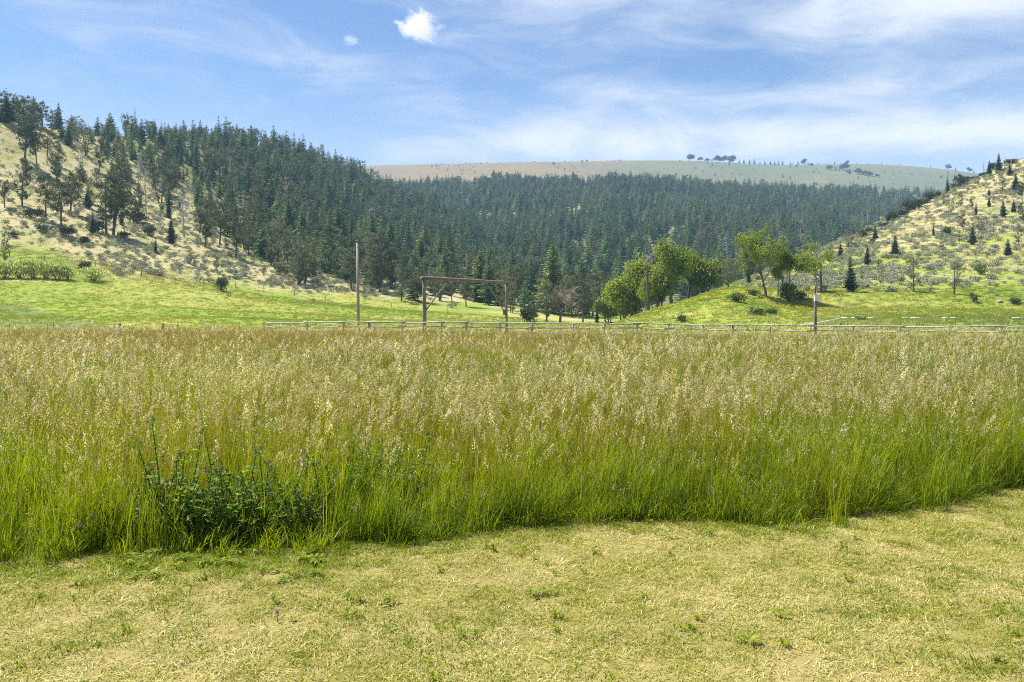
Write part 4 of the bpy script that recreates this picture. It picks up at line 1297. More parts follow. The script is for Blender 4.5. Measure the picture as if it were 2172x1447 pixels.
def gateway():
    rr = random.Random(9)
    DL, DR = 52.0, 57.8
    l0, r0 = P(900, 592, DL), P(1074, 600, DR)
    base = V3((l0.x + r0.x) / 2, (l0.y + r0.y) / 2, 0)
    e = empty('log_gateway', base)

    def part(name, a, b, ra, rb, wob=.02):
        mb = MB(); log_tube(mb, Vector(a) - base, Vector(b) - base, ra, rb, rr, wob)
        return mb.build(name, MATS['gate_log'], e, True)
    part('post', (l0.x, l0.y, -.3), (l0.x, l0.y, l0.z - .06), .135, .115)
    part('post', (r0.x, r0.y, -.3), (r0.x, r0.y, r0.z - .06), .105, .09)
    ax = (r0 - l0).normalized()
    beam = part('beam', l0 - ax * .22 + V3(0, 0, .05), r0 + ax * .35 + V3(0, 0, .03), .14, .10, .015)
    mb = MB(); log_tube(mb, r0 + ax * .2 - base + V3(0, 0, .03), r0 + ax * 1.0 - base + V3(0, 0, .02), .06, .035, rr, .01)
    mb.build('beam_tip', MATS['gate_log'], beam, True)
    part('brace', l0 + V3(0.12, .1, -2.0), l0 + ax * 2.05 + V3(0, 0, -.12), .05, .045, .01)
    right_brace = part('brace', r0 + V3(-.16, -.1, -2.05), r0 - ax * 2.0 + V3(0, 0, -.12), .05, .045, .01)
    mb = MB(); c = r0 + V3(-.16, -.1, -2.15) - base
    log_tube(mb, c - V3(0, 0, .18), c + V3(0, 0, .18), .10, .10, rr, .0, 3, 4)
    mb.build('brace_block', MATS['creosote_wood'], right_brace)
    tag(e, 'ranch gateway of two log posts, long log beam and slanting braces', 'gateway')


gateway()


# ------------------------------------------------------------------ rail fence
def rail_fence():
    rr = random.Random(31)
    FPXs = [560, 700, 860, 885, 1000, 1217, 1350, 1500, 1650, 1900, 2172, 2600]
    FD = [54, 52, 50, 49.5, 48.5, 47.3, 46.7, 46, 45.3, 44, 42.5, 40.5]
    FY = [685.5, 684.5, 684.3, 682.8, 684.8, 687, 686.5, 690, 691, 693.8, 693, 694]
    e = empty('rail_fence', ((1217 - CX) / FPX * 47.3, 47.3, 0))
    o0 = e.location.copy()

    def top(px):
        return P(px, np.interp(px, FPXs, FY), np.interp(px, FPXs, FD))
    xs = [572, 650, 727, 784, 853, 936, 988, 1062, 1128, 1217, 1284, 1352, 1417, 1490, 1555, 1635, 1720, 1812, 1910, 2013, 2125, 2240, 2360, 2480, 2600]
    for x in xs:
        t = top(x)
        mb = MB()
        r_ = rr.uniform(.055, .08)
        log_tube(mb, V3(t.x, t.y + .11, -.3) - o0, V3(t.x + rr.uniform(-.05, .05), t.y + .11, t.z + rr.uniform(.0, .07)) - o0, r_ * 1.1, r_, rr, .01, 4)
        mb.build('post', MATS['weathered_log'], e, True)
    for lev, dz in enumerate((0, -.28, -.60)):
        for i in range(len(xs) - 1):
            a, b = top(xs[i]), top(xs[i + 1])
            d = (b - a).normalized()
            j = (i + lev) % 2
            a = a - d * .22 + V3(0, -.05 * j, dz + rr.uniform(-.014, .014) + .025 * j)
            b = b + d * .22 + V3(0, -.05 * j, dz + rr.uniform(-.014, .014) + .025 * j)
            mb = MB()
            ra, rb = rr.uniform(.04, .052), rr.uniform(.032, .042)
            if i % 3 == 1:
                ra, rb = rb, ra
            log_tube(mb, a - o0, b - o0, ra, rb, rr, .014)
            mb.build('rail', MATS['grey_rail'], e, True)
    tag(e, 'low weathered log rail fence along the far edge of the tall grass', 'fence')


rail_fence()


def wire_fence(spots, label, r, wires, hgts):
    base = Vector((spots[0][0], spots[0][1], spots[0][2]))
    e = empty('wire_fence', base)
    rr = random.Random(len(spots))
    tops = []
    for x, y, z, h, k in spots:
        mb = MB(); a = V3(x, y, z - .3) - base; b = V3(x + rr.uniform(-.06, .06), y, z + h) - base
        log_tube(mb, a, b, r * k, r * k * .9, rr, .01, 4, 6)
        mb.build('post', MATS['creosote_wood'], e, True)
        tops.append((a + V3(0, 0, .3), h))
    for wz in hgts[:wires]:
        mb = MB()
        mb.tube([t + V3(0, -.05, h * wz) for t, h in tops], [.003] * len(tops), 3)
        mb.build('wire', MATS['creosote_wood'], e)
    tag(e, label, 'fence')


wire_fence([((x - CX) / FPX * 58, 58, 0.0, EYE + (HY - y) * 58 / FPX, k) for x, y, k in [(-120, 687, .7), (20, 687, .6), (100, 686.5, .6), (115, 686.5, .6), (243, 685, .6), (253, 685.5, 1.6), (345, 686, 1.6), (377, 684, .6), (508, 684, .6), (560, 683, .8)]],
           'wire fence of thin dark posts along the left end of the tall grass', .06, 3, (.9, .65, .4))
sp = []
for x, y in [(-40, 540), (20, 545), (95, 553), (202, 566), (300, 585), (432, 604), (500, 611), (560, 618), (625, 628), (690, 638), (760, 646), (830, 653), (905, 660), (950, 664)]:
    p = LEFT.at(x, y)
    sp.append((p.x, p.y, p.z, 1.15, 1.0))
wire_fence(sp, 'line of small fence posts crossing the upper edge of the left meadow', .07, 2, (.9, .6))


# ------------------------------------------------------------------ poles
def utility_pole():
    D = 60.0
    t, b = P(758, 516, D), P(761, 690, D)
    e = empty('utility_pole', (b.x, b.y, 0))
    o0 = e.location.copy()
    mb = MB(); mb.tube([V3(b.x, b.y, -.5) - o0, (V3(b.x, b.y, 0).lerp(t, .5)) - o0, t - o0], [.125, .105, .085], 10)
    pole = mb.build('pole', MATS['pole_wood'], e, True)
    mb = MB(); c = t - o0
    mb.tube([c, c + V3(0, 0, .12), c + V3(0, 0, .13), c + V3(0, 0, .2), c + V3(0, 0, .26)], [.03, .03, .07, .07, .03], 8)
    mb.build('insulator', MATS['ceramic'], pole, True)
    mb = MB(); mb.tube([c + V3(-.02, -.11, -.3), c + V3(-.22, -.13, -.55), c + V3(-.25, -.13, -.9)], [.02, .02, .02], 5)
    mb.tube([c + V3(.0, -.11, -.32), c + V3(.24, -.13, -.62)], [.02, .02], 5)
    mb.build('bracket', MATS['grey_metal'], pole)
    tag(e, 'tall bare wooden utility pole left of the log gateway', 'pole')


def box_pole():
    D = 47.0
    b, t = P(1730, 690, D), P(1729, 604, D)
    e = empty('service_pole', (b.x, b.y, 0))
    o0 = e.location.copy()
    k = D / FPX
    zt = t.z
    mb = MB(); mb.tube([V3(0, 0, -.4), V3(-.01, 0, (zt - 1) * .6), V3(-.03, 0, zt - .9)], [.085, .08, .075], 10); mb.build('pole', MATS['creosote_wood'], e, True)
    mb = MB(); mb.tube([V3(-.04, -.02, zt - 1.0), V3(-.03, -.02, zt - .3), V3(-.02, -.02, zt)], [.05, .045, .03], 8); mb.build('mast', MATS['creosote_wood'], e, True)
    zb = EYE + (HY - 632) * k
    mb = MB()
    w, d, h = .115, .07, .19
    bx = [(-w, -d - .14, -h), (w, -d - .14, -h), (w, d - .14, -h), (-w, d - .14, -h), (-w, -d - .14, h), (w, -d - .14, h), (w, d - .14, h), (-w, d - .14, h)]
    bx = [Vector(q) + V3(-.02, 0, zb) for q in bx]
    for f in ((0, 1, 5, 4), (1, 2, 6, 5), (2, 3, 7, 6), (3, 0, 4, 7), (4, 5, 6, 7), (3, 2, 1, 0)):
        mb.face([bx[i] for i in f], (0, 0, 0))
    box = mb.build('electrical_box', MATS['white_metal'], e)
    bv = box.modifiers.new('bevel', 'BEVEL'); bv.width = .015; bv.segments = 2
    mb = MB()
    for s_ in (-1, 1):
        mb.tube([V3(-.02 + s_ * .05, -.2, zb + .19), V3(-.02 + s_ * .14, -.18, zb + .27), V3(-.02 + s_ * .17, -.1, zb + .22)], [.018] * 3, 6)
    mb.build('conduit', MATS['white_metal'], box)
    mb = MB(); mb.tube([V3(-.09, -.16, zb - .2), V3(-.1, -.13, zb - .45), V3(-.13, -.13, zb - .5)], [.02] * 3, 6); mb.tube([V3(-.15, -.16, zb - .52), V3(-.06, -.16, zb - .52)], [.045, .045], 8)
    mb.build('meter', MATS['grey_metal'], e)
    tag(e, 'short dark pole carrying a white electrical box behind the fence', 'pole')


utility_pole()
box_pole()


def white_pipe():
    a = RIGHT.at(1690, 690.5)
    pts2 = [(1690, 691, 52), (1715, 689, 56), (1745, 683.5, 62), (1765, 679, 68), (1785, 675, 75)]
    e = empty('irrigation_pipe', (a.x, a.y, 0))
    o0 = e.location.copy()

    def gz(px, D):
        return max(0, RIGHT.z(px, D) if D > RIGHT.D[0, RIGHT.col(px)] else 0)
    for (x0, y0, d0), (x1, y1, d1) in zip(pts2, pts2[1:]):
        mb = MB()
        mb.tube([P(x0, y0, d0) - o0, P(x1, y1, d1) - o0], [.05, .05], 10)
        mb.build('pipe_length', MATS['white_pipe'], e, True)
    for x0, x1 in ((1785, 1800), (1806, 1818), (1838, 1856), (1914, 1928), (1932, 1956), (1998, 2012), (2015, 2036), (2148, 2172)):
        q0, q1 = RIGHT.at(x0, 675.5), RIGHT.at(x1, 675.5)
        mb = MB(); mb.tube([q0 + V3(0, 0, .05) - o0, q1 + V3(0, 0, .05) - o0], [.07, .07], 8)
        mb.build('pipe_length', MATS['white_pipe'], e, True)
    tag(e, 'white irrigation pipe running through the green grass behind the fence', 'pipe')


white_pipe()


def rock():
    rr = random.Random(3)
    mb = MB()
    import bmesh
    bm = bmesh.new(); bmesh.ops.create_icosphere(bm, subdivisions=3, radius=1)
    for v in bm.verts:
        n_ = float(fbm(v.co.x * 1.5 + 5, v.co.y * 1.5 + v.co.z * 2.1, 4))
        v.co = v.co * (.7 + .6 * n_); v.co.z *= .7
    me = bpy.data.meshes.new('rock'); bm.to_mesh(me); bm.free()
    me.materials.append(MATS['rock'])
    o = link(bpy.data.objects.new('rock', me))
    p = RIGHT.at(2121, 642)
    o.location = p + V3(0, 0, .15); o.scale = (.34, .3, .36)
    tag(o, 'small reddish rock on the green bank under the right hill', 'rock')


rock()

# ------------------------------------------------------------------ grass
TAN_HEAD = [(0.0, (0.30, 0.26, 0.08)), (0.35, (0.43, 0.38, 0.16)), (0.62, (0.64, 0.58, 0.33)), (1.0, (0.88, 0.84, 0.66))]
leaf_mat('brome', [(0.0, (0.13, 0.17, 0.010)), (0.4, (0.21, 0.26, 0.016)), (0.75, (0.30, 0.33, 0.03)), (1.0, (0.44, 0.41, 0.09))],
         [(0.0, (0.15, 0.21, 0.010)), (0.5, (0.24, 0.26, 0.015)), (1.0, (0.33, 0.31, 0.03))], .35, .45, transl=.48, rough=.5, spec=.22,
         t_stops=[(0.0, (0.19, 0.25, 0.010)), (0.5, (0.25, 0.28, 0.015)), (1.0, (0.33, 0.32, 0.035))], t_amt=.35, head=TAN_HEAD, tint=(1.25, 1.15, 0.35))
leaf_mat('lush', [(0.0, (0.11, 0.19, 0.009)), (0.5, (0.195, 0.295, 0.014)), (0.85, (0.30, 0.385, 0.02)), (1.0, (0.46, 0.44, 0.09))],
         [(0.0, (0.12, 0.20, 0.009)), (0.5, (0.21, 0.28, 0.012)), (1.0, (0.33, 0.365, 0.016))], .5, .4, transl=.52, rough=.45, spec=.3, head=TAN_HEAD, tint=(1.25, 1.15, 0.3))
leaf_mat('rust', [(0.0, (0.20, 0.21, 0.025)), (0.5, (0.28, 0.26, 0.04)), (1.0, (0.38, 0.30, 0.07))],
         [(0.0, (0.21, 0.23, 0.03)), (1.0, (0.31, 0.25, 0.05))], .2, .4, transl=.35, rough=.5,
         head=[(0.0, (0.33, 0.22, 0.07)), (0.5, (0.45, 0.31, 0.11)), (1.0, (0.58, 0.45, 0.20))])
leaf_mat('blue_grass', [(0.0, (0.10, 0.17, 0.035)), (0.6, (0.16, 0.24, 0.055)), (1.0, (0.26, 0.31, 0.09))], transl=.4, rough=.4, spec=.45, head=TAN_HEAD)
leaf_mat('lawn', [(0.0, (0.10, 0.14, 0.008)), (0.30, (0.25, 0.28, 0.013)), (0.45, (0.42, 0.39, 0.07)), (0.68, (0.62, 0.55, 0.21)), (1.0, (0.88, 0.81, 0.52))],
         [(0.0, (0.20, 0.26, 0.015)), (0.35, (0.36, 0.36, 0.05)), (0.6, (0.54, 0.49, 0.18)), (1.0, (0.66, 0.57, 0.31))], .9, .45, transl=.30, rough=.45, spec=.4)
leaf_mat('lawn_green', [(0.0, (0.13, 0.19, 0.010)), (0.6, (0.21, 0.28, 0.015)), (1.0, (0.38, 0.38, 0.05))], transl=.42, rough=.55, spec=.2)
leaf_mat('weed', [(0.0, (0.10, 0.18, 0.02)), (0.6, (0.17, 0.26, 0.035)), (1.0, (0.30, 0.38, 0.07))], transl=.52, rough=.42, spec=.2, tint=(1.2, 1.5, .5))
leaf_mat('weed_pale', [(0.0, (0.09, 0.14, 0.05)), (1.0, (0.16, 0.21, 0.08))], transl=.25, rough=.6, spec=.3)
leaf_mat('meadow_tuft', [(0.0, (0.18, 0.235, 0.02)), (0.5, (0.24, 0.285, 0.025)), (0.8, (0.32, 0.32, 0.05)), (1.0, (0.42, 0.37, 0.10))],
         [(0.0, (0.175, 0.245, 0.028)), (0.45, (0.225, 0.285, 0.034)), (0.7, (0.33, 0.32, 0.08)), (1.0, (0.18, 0.26, 0.03))], .05, .65, transl=.5, rough=.5)
leaf_mat('dry_tuft', [(0.0, (0.28, 0.27, 0.09)), (0.5, (0.38, 0.32, 0.13)), (1.0, (0.52, 0.42, 0.20))], [(0.0, (0.22, 0.27, 0.06)), (1.0, (0.46, 0.36, 0.17))], .06, .6, transl=.3, rough=.6)
leaf_mat('yellow_flower', [(0.0, (0.70, 0.48, 0.02)), (1.0, (0.85, 0.65, 0.04))], transl=.3)
leaf_mat('white_fluff', [(0.0, (0.75, 0.73, 0.68)), (1.0, (0.88, 0.87, 0.84))], transl=.4, rough=.9)
leaf_mat('clover_flower', [(0.0, (0.40, 0.16, 0.34)), (1.0, (0.60, 0.32, 0.50))], transl=.3)


def blade(mb, rr, p, H, lean, w, n=3, r=.5, kind=0.0, az=None, droop=.25, wind=.0):
    az = rr.uniform(0, 6.283) if az is None else az
    o = Vector((math.cos(az) + wind, math.sin(az), 0))
    fa = rr.uniform(0, 6.283)
    side = Vector((math.cos(fa), math.sin(fa), 0))
    pts, ws = [], []
    for i in range(n + 1):
        t = i / n
        pts.append(p + o * (lean * H * t ** 1.8) + V3(0, 0, H * (t - droop * lean * t ** 2.6)))
        ws.append(w * (1 - .88 * t ** 2) if i else w * .8)
    mb.ribbon(pts, ws, side, r, kind)
    return pts[-1], (pts[-1] - pts[-2]).normalized()


def panicle(mb, rr, p, d, L, n, sl, sw, r, droop=.5, side=1.0):
    o = Vector((side * .8 + rr.uniform(-.4, .4), rr.uniform(-.6, .6), 0)).normalized()
    for i in range(n):
        t = (i + rr.random()) / n
        c = p + d * L * t + o * (droop * L * t * t * .6) - V3(0, 0, droop * L * t * t * .35)
        spread = (1 - t) * .22 * L + .006
        c2 = c + Vector((rr.uniform(-1, 1) * spread + o.x * spread * .6, rr.uniform(-1, 1) * spread, rr.uniform(-.3, .3) * spread))
        dd = (d + o * rr.uniform(.2, 1.0) + rdir(rr) * .5 + V3(0, 0, -droop * rr.random()))
        leaf_card(mb, c2, dd, sl * rr.uniform(.7, 1.3), sw * rr.uniform(.7, 1.2), min(1, max(0, r + rr.uniform(-.25, .25))), rr, 1.0, 1.0)


def grass_clump(seed, mat, rad, nb, bh, bw, ns, sh, hl, hn, hs, seg=3, droop=.45, stem_w=.0045, blean=(.03, .34)):
    rr = random.Random(seed)
    mb = MB()

    def spot():
        a, q = rr.uniform(0, 6.283), rad * math.sqrt(rr.random())
        return Vector((q * math.cos(a), q * math.sin(a), -.03))
    for i in range(nb):
        blade(mb, rr, spot(), rr.uniform(*bh), rr.uniform(*blean), bw * rr.uniform(.5, 1.3), seg, 1.7 if rr.random() < .10 else rr.random() * .85, 0, droop=.45, wind=.12)
    for i in range(ns):
        H = rr.uniform(*sh)
        r = rr.uniform(.35, 1)
        tip, d = blade(mb, rr, spot(), H, rr.uniform(.02, .16), stem_w * rr.uniform(.8, 1.3), 3, r * .5, .22, droop=.1, wind=.3)
        for k in range(2):      # leaves on the stem
            b = spot() * .0 + tip * rr.uniform(.3, .7)
            blade(mb, rr, b, rr.uniform(.10, .2), rr.uniform(.5, 1.0), bw * .8, 2, rr.random() * .9, 0, droop=.6)
        panicle(mb, rr, tip - d * hl * .25, d, hl * rr.uniform(.7, 1.25), hn, hs[0], hs[1], rr.random(), droop * rr.uniform(.3, 1.3))
    return mb.mesh('clump', MATS[mat])


NEARK = ([grass_clump(800 + i, 'brome', .15, 38, (.30, .92), .0078, 3, (.50, 1.12), .17, 30, (.027, .0105)) for i in range(5)] +           # 0-4 tan headed brome
         [grass_clump(810 + i, 'lush', .15, 48, (.18, .78), .0090, 4, (.42, .98), .12, 12, (.019, .007), blean=(.03, .38)) for i in range(4)] +  # 5-8 lush green
         [grass_clump(820 + i, 'rust', .15, 18, (.3, .6), .006, 16, (.6, .95), .12, 12, (.015, .006), droop=.2) for i in range(3)] +         # 9-11 rust
         [grass_clump(830 + i, 'blue_grass', .15, 36, (.45, .85), .011, 2, (.7, .95), .12, 12, (.017, .006), blean=(.05, .4)) for i in range(2)] +  # 12-13 blue
         [grass_clump(840 + i, 'lush', .14, 38, (.10, .38), .010, 1, (.3, .5), .08, 9, (.014, .006), blean=(.2, .9)) for i in range(3)] +    # 14-16 short edge grass
         [grass_clump(850 + i, 'brome', .15, 26, (.3, .86), .0075, 9, (.50, 1.1), .11, 12, (.020, .0075), droop=.15) for i in range(2)])        # 17-18 stemmy narrow heads
MIDK = ([grass_clump(860 + i, 'brome', .30, 54, (.42, .94), .016, 2, (.66, 1.10), .19, 14, (.045, .015), stem_w=.005) for i in range(4)] +
        [grass_clump(870 + i, 'lush', .30, 42, (.3, .80), .020, 3, (.55, .9), .14, 7, (.036, .011), stem_w=.006) for i in range(3)] +
        [grass_clump(880 + i, 'rust', .30, 50, (.3, .86), .014, 5, (.6, .92), .14, 7, (.040, .012), droop=.2, stem_w=.006) for i in range(3)] +
        [grass_clump(890 + i, 'blue_grass', .30, 50, (.4, .85), .015, 4, (.7, .95), .12, 7, (.036, .011), stem_w=.006) for i in range(2)])
NK, MK = kinds('near_grass', NEARK), kinds('mid_grass', MIDK)


def field_species(x, y, r):
    """which grass stands where in the field: 0 brome, 1 lush, 2 rust, 3 blue, 4 stemmy"""
    n = len(x)
    px = CX + x / y * FPX
    a, b, c = .55 * fbm(x / 1.5, y / 1.6, 101) + .45 * fbm(x / 4.5, y / 2.2, 111), fbm(x / 1.3, y / 2.0, 102), fbm(x / 5.0, y / 6.0, 103)
    u = r.random(n)
    sp_ = np.zeros(n, int)
    lushp = np.clip((a - .49) * 11.0 + .54 + .10 * sstep(12, 18, y), .08, .97)
    sp_[u < lushp] = 1
    far = sstep(18, 32, y + (c - .5) * 16) * sstep(1750, 1150, px + (b - .5) * 500)
    rust = .88 * far + .10 * (c > .5)
    u2 = r.random(n)
    sp_[u2 < rust * .62] = 2
    bl = (sstep(.60, .72, b) * sstep(9, 12, y) * sstep(24, 18, y)) * .8
    sp_[(r.random(n) < bl)] = 3
    st = sstep(.52, .62, fbm(x / 1.6, y / 1.6, 104)) * sstep(11, 8, y)
    sp_[(r.random(n) < st * .42)] = 4
    return sp_


def polar_points(n, px0, px1, d0, d1, r):
    px = r.uniform(px0, px1, n)
    D = np.sqrt(r.uniform(d0 ** 2, d1 ** 2, n))
    return px, D, (px - CX) / FPX * D


def tall_grass():
    r = np.random.default_rng(111)
    dens = lambda d0, d1, k, w=4400: int(k * (w / FPX) * (d1 * d1 - d0 * d0) / 2)
    # near zone
    px, D, x = polar_points(dens(5.4, 14, 34), -1120, 3280, 5.4, 14, r)
    e = edge_d(px) + (fbm(x / .5, D / .5, 105) - .5) * .36 - .10
    keep = (D > e) & (r.random(len(D)) < np.where((px > 285) & (px < 740) & (D < 6.4), .38, np.where((px > 740) & (px < 900) & (D < 6.75), .5, 1.0)))
    px, D, x, e = px[keep], D[keep], x[keep], e[keep]
    spc = field_species(x, D, r)
    q = D - e
    near_edge = sstep(1.3, .3, q + (fbm(x / .8, D / .8, 106) - .5) * 1.2)
    spc = np.where((r.random(len(x)) < near_edge * .8), 1, spc)
    idx = np.where(spc == 0, r.integers(0, 5, len(x)), np.where(spc == 1, r.integers(5, 9, len(x)), np.where(spc == 2, r.integers(9, 12, len(x)), np.where(spc == 3, r.integers(12, 14, len(x)), r.integers(17, 19, len(x))))))
    edgeg = q < .22 + .2 * r.random(len(x))
    idx = np.where(edgeg, r.integers(14, 17, len(x)), idx)
    sc = np.clip(r.normal(.95, .11, len(x)), .6, 1.25) * (.74 + .26 * sstep(.0, .9, q)) * (.78 + .42 * fbm(x / 1.4, D / 1.4, 107))
    sc = sc * np.where(r.random(len(x)) < .06, 1.22, 1.0)
    # a denser, lower fringe where the mower stopped
    m_ = 1700
    px2 = r.uniform(-1120, 3280, m_)
    D2 = edge_d(px2) + np.clip(r.normal(.16, .16, m_), -.35, .5)
    x2 = (px2 - CX) / FPX * D2
    D2 = D2 + (fbm(x2 / .35, D2 / .35, 109) - .5) * .35
    kk = r.random(m_) < np.where((px2 > 270) & (px2 < 690), .3, 1.0)
    px2, D2, x2 = px2[kk], D2[kk], x2[kk]
    m_ = len(x2)
    x, D = np.concatenate([x, x2]), np.concatenate([D, D2])
    idx = np.concatenate([idx, np.where(r.random(m_) < .75, r.integers(14, 17, m_), r.integers(5, 9, m_))])
    sc = np.concatenate([sc, r.uniform(.45, .95, m_)])
    pts = np.stack([x, D, np.zeros(len(x))], 1)
    scatter('tall_grass', NK, pts, idx, lean_rots(x, D, r, .16, 141), sc, 'tall green meadow grass with tan seed heads filling the field', 'grass')
    # middle and far zone, in one piece
    P_, I_, S_ = [], [], []
    for d0, d1, k, s_ in ((13.6, 26, 13, 1.0), (26, 58, 6.5, 1.25)):
        px, D, x = polar_points(dens(d0, d1, k), -1120, 3280, d0, d1, r)
        lim = np.interp(px, [-900, 560, 700, 1000, 1500, 2172, 2600], [57.5, 53.6, 51.6, 48.1, 45.6, 42.1, 40.1]) - .1
        kk = D < lim
        px, D, x = px[kk], D[kk], x[kk]
        spc = field_species(x, D, r)
        idx = np.where((spc == 0) | (spc == 4), r.integers(0, 4, len(x)), np.where(spc == 1, r.integers(4, 7, len(x)), np.where(spc == 2, r.integers(7, 10, len(x)), r.integers(10, 12, len(x)))))
        h = (1 + .14 * sstep(28, 42, D)) * np.clip(r.normal(.93, .10, len(x)), .6, 1.25) * np.where(r.random(len(x)) < .05, 1.2, 1.0) * (.8 + .38 * fbm(x / 2.0, D / 2.0, 108))
        P_.append(np.stack([x, D, np.zeros(len(x))], 1)); I_.append(idx); S_.append(np.stack([h * s_, h * s_, h], 1))
    P_, I_, S_ = np.concatenate(P_), np.concatenate(I_), np.concatenate(S_)
    scatter('field_grass', MK, P_, I_, lean_rots(P_[:, 0], P_[:, 1], r, .16, 143), S_, 'rust and straw coloured grass in the far half of the field', 'grass')


tall_grass()


def lawn_patch(seed, mat, rad=.11, n=84, h=(.010, .036), w=.0046, lean=(.4, 2.4)):
    rr = random.Random(seed)
    mb = MB()
    for i in range(n):
        a, q = rr.uniform(0, 6.283), rad * math.sqrt(rr.random())
        blade(mb, rr, Vector((q * math.cos(a), q * math.sin(a), -.005)), rr.uniform(*h), rr.uniform(*lean), w * rr.uniform(.6, 1.4), 2, rr.random(), 0, droop=.35)
    return mb.mesh('lawn_patch', MATS[mat])


def rosette(seed, mat='lawn_green', n=8, L=(.025, .055), W=.012):
    rr = random.Random(seed)
    mb = MB()
    for i in range(n):
        az = 6.283 * i / n + rr.uniform(-.3, .3)
        o = Vector((math.cos(az), math.sin(az), 0)); s_ = Vector((-o.y, o.x, 0))
        l_ = rr.uniform(*L)
        pts = [o * l_ * t + V3(0, 0, .03 * math.sin(t * 2.6) + .004) for t in (0, .3, .55, .8, 1)]
        mb.ribbon(pts, [W * .3, W * .7, W, W * .8, W * .1], s_, rr.random())
    return mb.mesh('rosette', MATS[mat])


LK = kinds('lawn_kind', [lawn_patch(900 + i, 'lawn') for i in range(6)] + [lawn_patch(910 + i, 'lawn', .11, 60, (.010, .022), .0045, (1.5, 4.0)) for i in range(2)] +
           [lawn_patch(920 + i, 'lawn_green', .10, 56, (.012, .045), .005, (.3, 1.4)) for i in range(3)] + [rosette(930 + i) for i in range(3)])


def lawn():
    r = np.random.default_rng(121)
    n = int(240 * 20 * 10.5)
    x, D = r.uniform(-10, 10, n), r.uniform(-.5, 10.0, n)
    px = np.clip(CX + x / np.maximum(D, .4) * FPX, -3000, 5000)
    e = edge_d(px)
    k = D < e + .55
    px, D, x, e = px[k], D[k], x[k], e[k]
    g = fbm(x / .7, D / .7, 122)
    green = .05 + .30 * sstep(.5, .66, g) + .75 * sstep(.75, .1, e - D) * sstep(.35, .5, fbm(x / .5, D / .5, 124)) + .85 * sstep(900, 600, px) * sstep(.75, .25, e - D) + .25 * sstep(800, 300, px) * sstep(1.4, .5, e - D)
    bare = sstep(.66, .76, fbm(x / .55, D / .4, 123))
    idx = r.integers(0, 8, len(x))
    u = r.random(len(x))
    idx = np.where(u < green, r.integers(8, 11, len(x)), idx)
    idx = np.where(r.random(len(x)) < .012, r.integers(11, 14, len(x)), idx)
    k = r.random(len(x)) > bare * .12
    x, D, idx = x[k], D[k], idx[k]
    sc = np.clip(r.normal(1, .2, len(x)), .5, 1.7)
    z = 0.035 * (fbm(x / 2.5, D / 2.5, 51) - .5)
    scatter('lawn_grass', LK, np.stack([x, D, z], 1), idx, rots(len(x), .1), sc, 'short mown dry lawn grass, straw yellow with green patches', 'grass')


lawn()


# short grass over the meadows and slopes beyond the field
def tuft(seed, mat, h, rad, n, w, heads=0):
    rr = random.Random(seed)
    mb = MB()
    for i in range(n):
        a, q = rr.uniform(0, 6.283), rad * math.sqrt(rr.random())
        blade(mb, rr, Vector((q * math.cos(a), q * math.sin(a), -.04)), rr.uniform(*h), rr.uniform(.1, .7), w * rr.uniform(.7, 1.3), 2, rr.random())
    mb.mi = 1
    for i in range(heads):
        a, q = rr.uniform(0, 6.283), rad * math.sqrt(rr.random())
        c = Vector((q * math.cos(a), q * math.sin(a), h[1] * rr.uniform(.7, 1.1)))
        for k in range(4):
            leaf_card(mb, c, rdir(rr, .4), .09, .07, rr.random(), rr)
    return mb.mesh('tuft', [MATS[mat], MATS['yellow_flower']])


TK = kinds('tuft_kind', [tuft(950 + i, 'meadow_tuft', (.07, .22), .35, 30, .035) for i in range(4)] + [tuft(960 + i, 'dry_tuft', (.1, .28), .45, 26, .04) for i in range(3)] + [tuft(970, 'meadow_tuft', (.08, .22), .35, 24, .035, 3)])


def meadow_cover():
    r = np.random.default_rng(131)
    PP, II, SS = [], [], []
    for sheet, px0, px1, d0, d1, n in ((LEFT, -800, 1330, 62, 150, 21600), (LEFT, -800, 900, 135, 330, 21000), (RIGHT, 1290, 2900, 60, 112, 14700), (RIGHT, 1480, 2900, 106, 265, 18300)):
        px, D, x = polar_points(n, px0, px1, d0, d1, r)
        z = sheet.zv(px, D)
        other = (RIGHT if sheet is LEFT else LEFT)
        k = z > -.25
        px, D, x, z = px[k], D[k], x[k], z[k]
        if sheet is LEFT:
            e = left_edge(px) + (fbm(x / 18, D / 18, 5) - .5) * 26
            dry = np.clip(sstep(-10, 8, D - e) * .8 + .25 * (fbm(x / 9, D / 9, 132) > .56), 0, .92)
        else:
            nn = fbm(x / 14, D / 14, 15)
            dry = np.clip(sstep(150, 185, D + (nn - .5) * 70) * sstep(1700, 1850, px) * .85 + .08 + .3 * (nn > .55) * (D > 108), 0, .92)
        idx = np.where(r.random(len(x)) < dry, r.integers(4, 7, len(x)), r.integers(0, 4, len(x)))
        if sheet is RIGHT:
            fl = (fbm(x / 5, D / 5, 133) > .52) & (px < 1760) & (D < 106) & (r.random(len(x)) < .25)
            idx = np.where(fl, 7, idx)
        PP.append(np.stack([x, D, z], 1)); II.append(idx)
        SS.append(np.clip(r.normal(1.0, .25, len(x)), .5, 1.8) * (1 + .35 * (D > 140)))
    PP, II, SS = np.concatenate(PP), np.concatenate(II), np.concatenate(SS)
    scatter('meadow_grass', TK, PP, II, rots(len(PP), .05), SS, 'bright green meadow grass on the rising ground beyond the fence', 'grass')


meadow_cover()


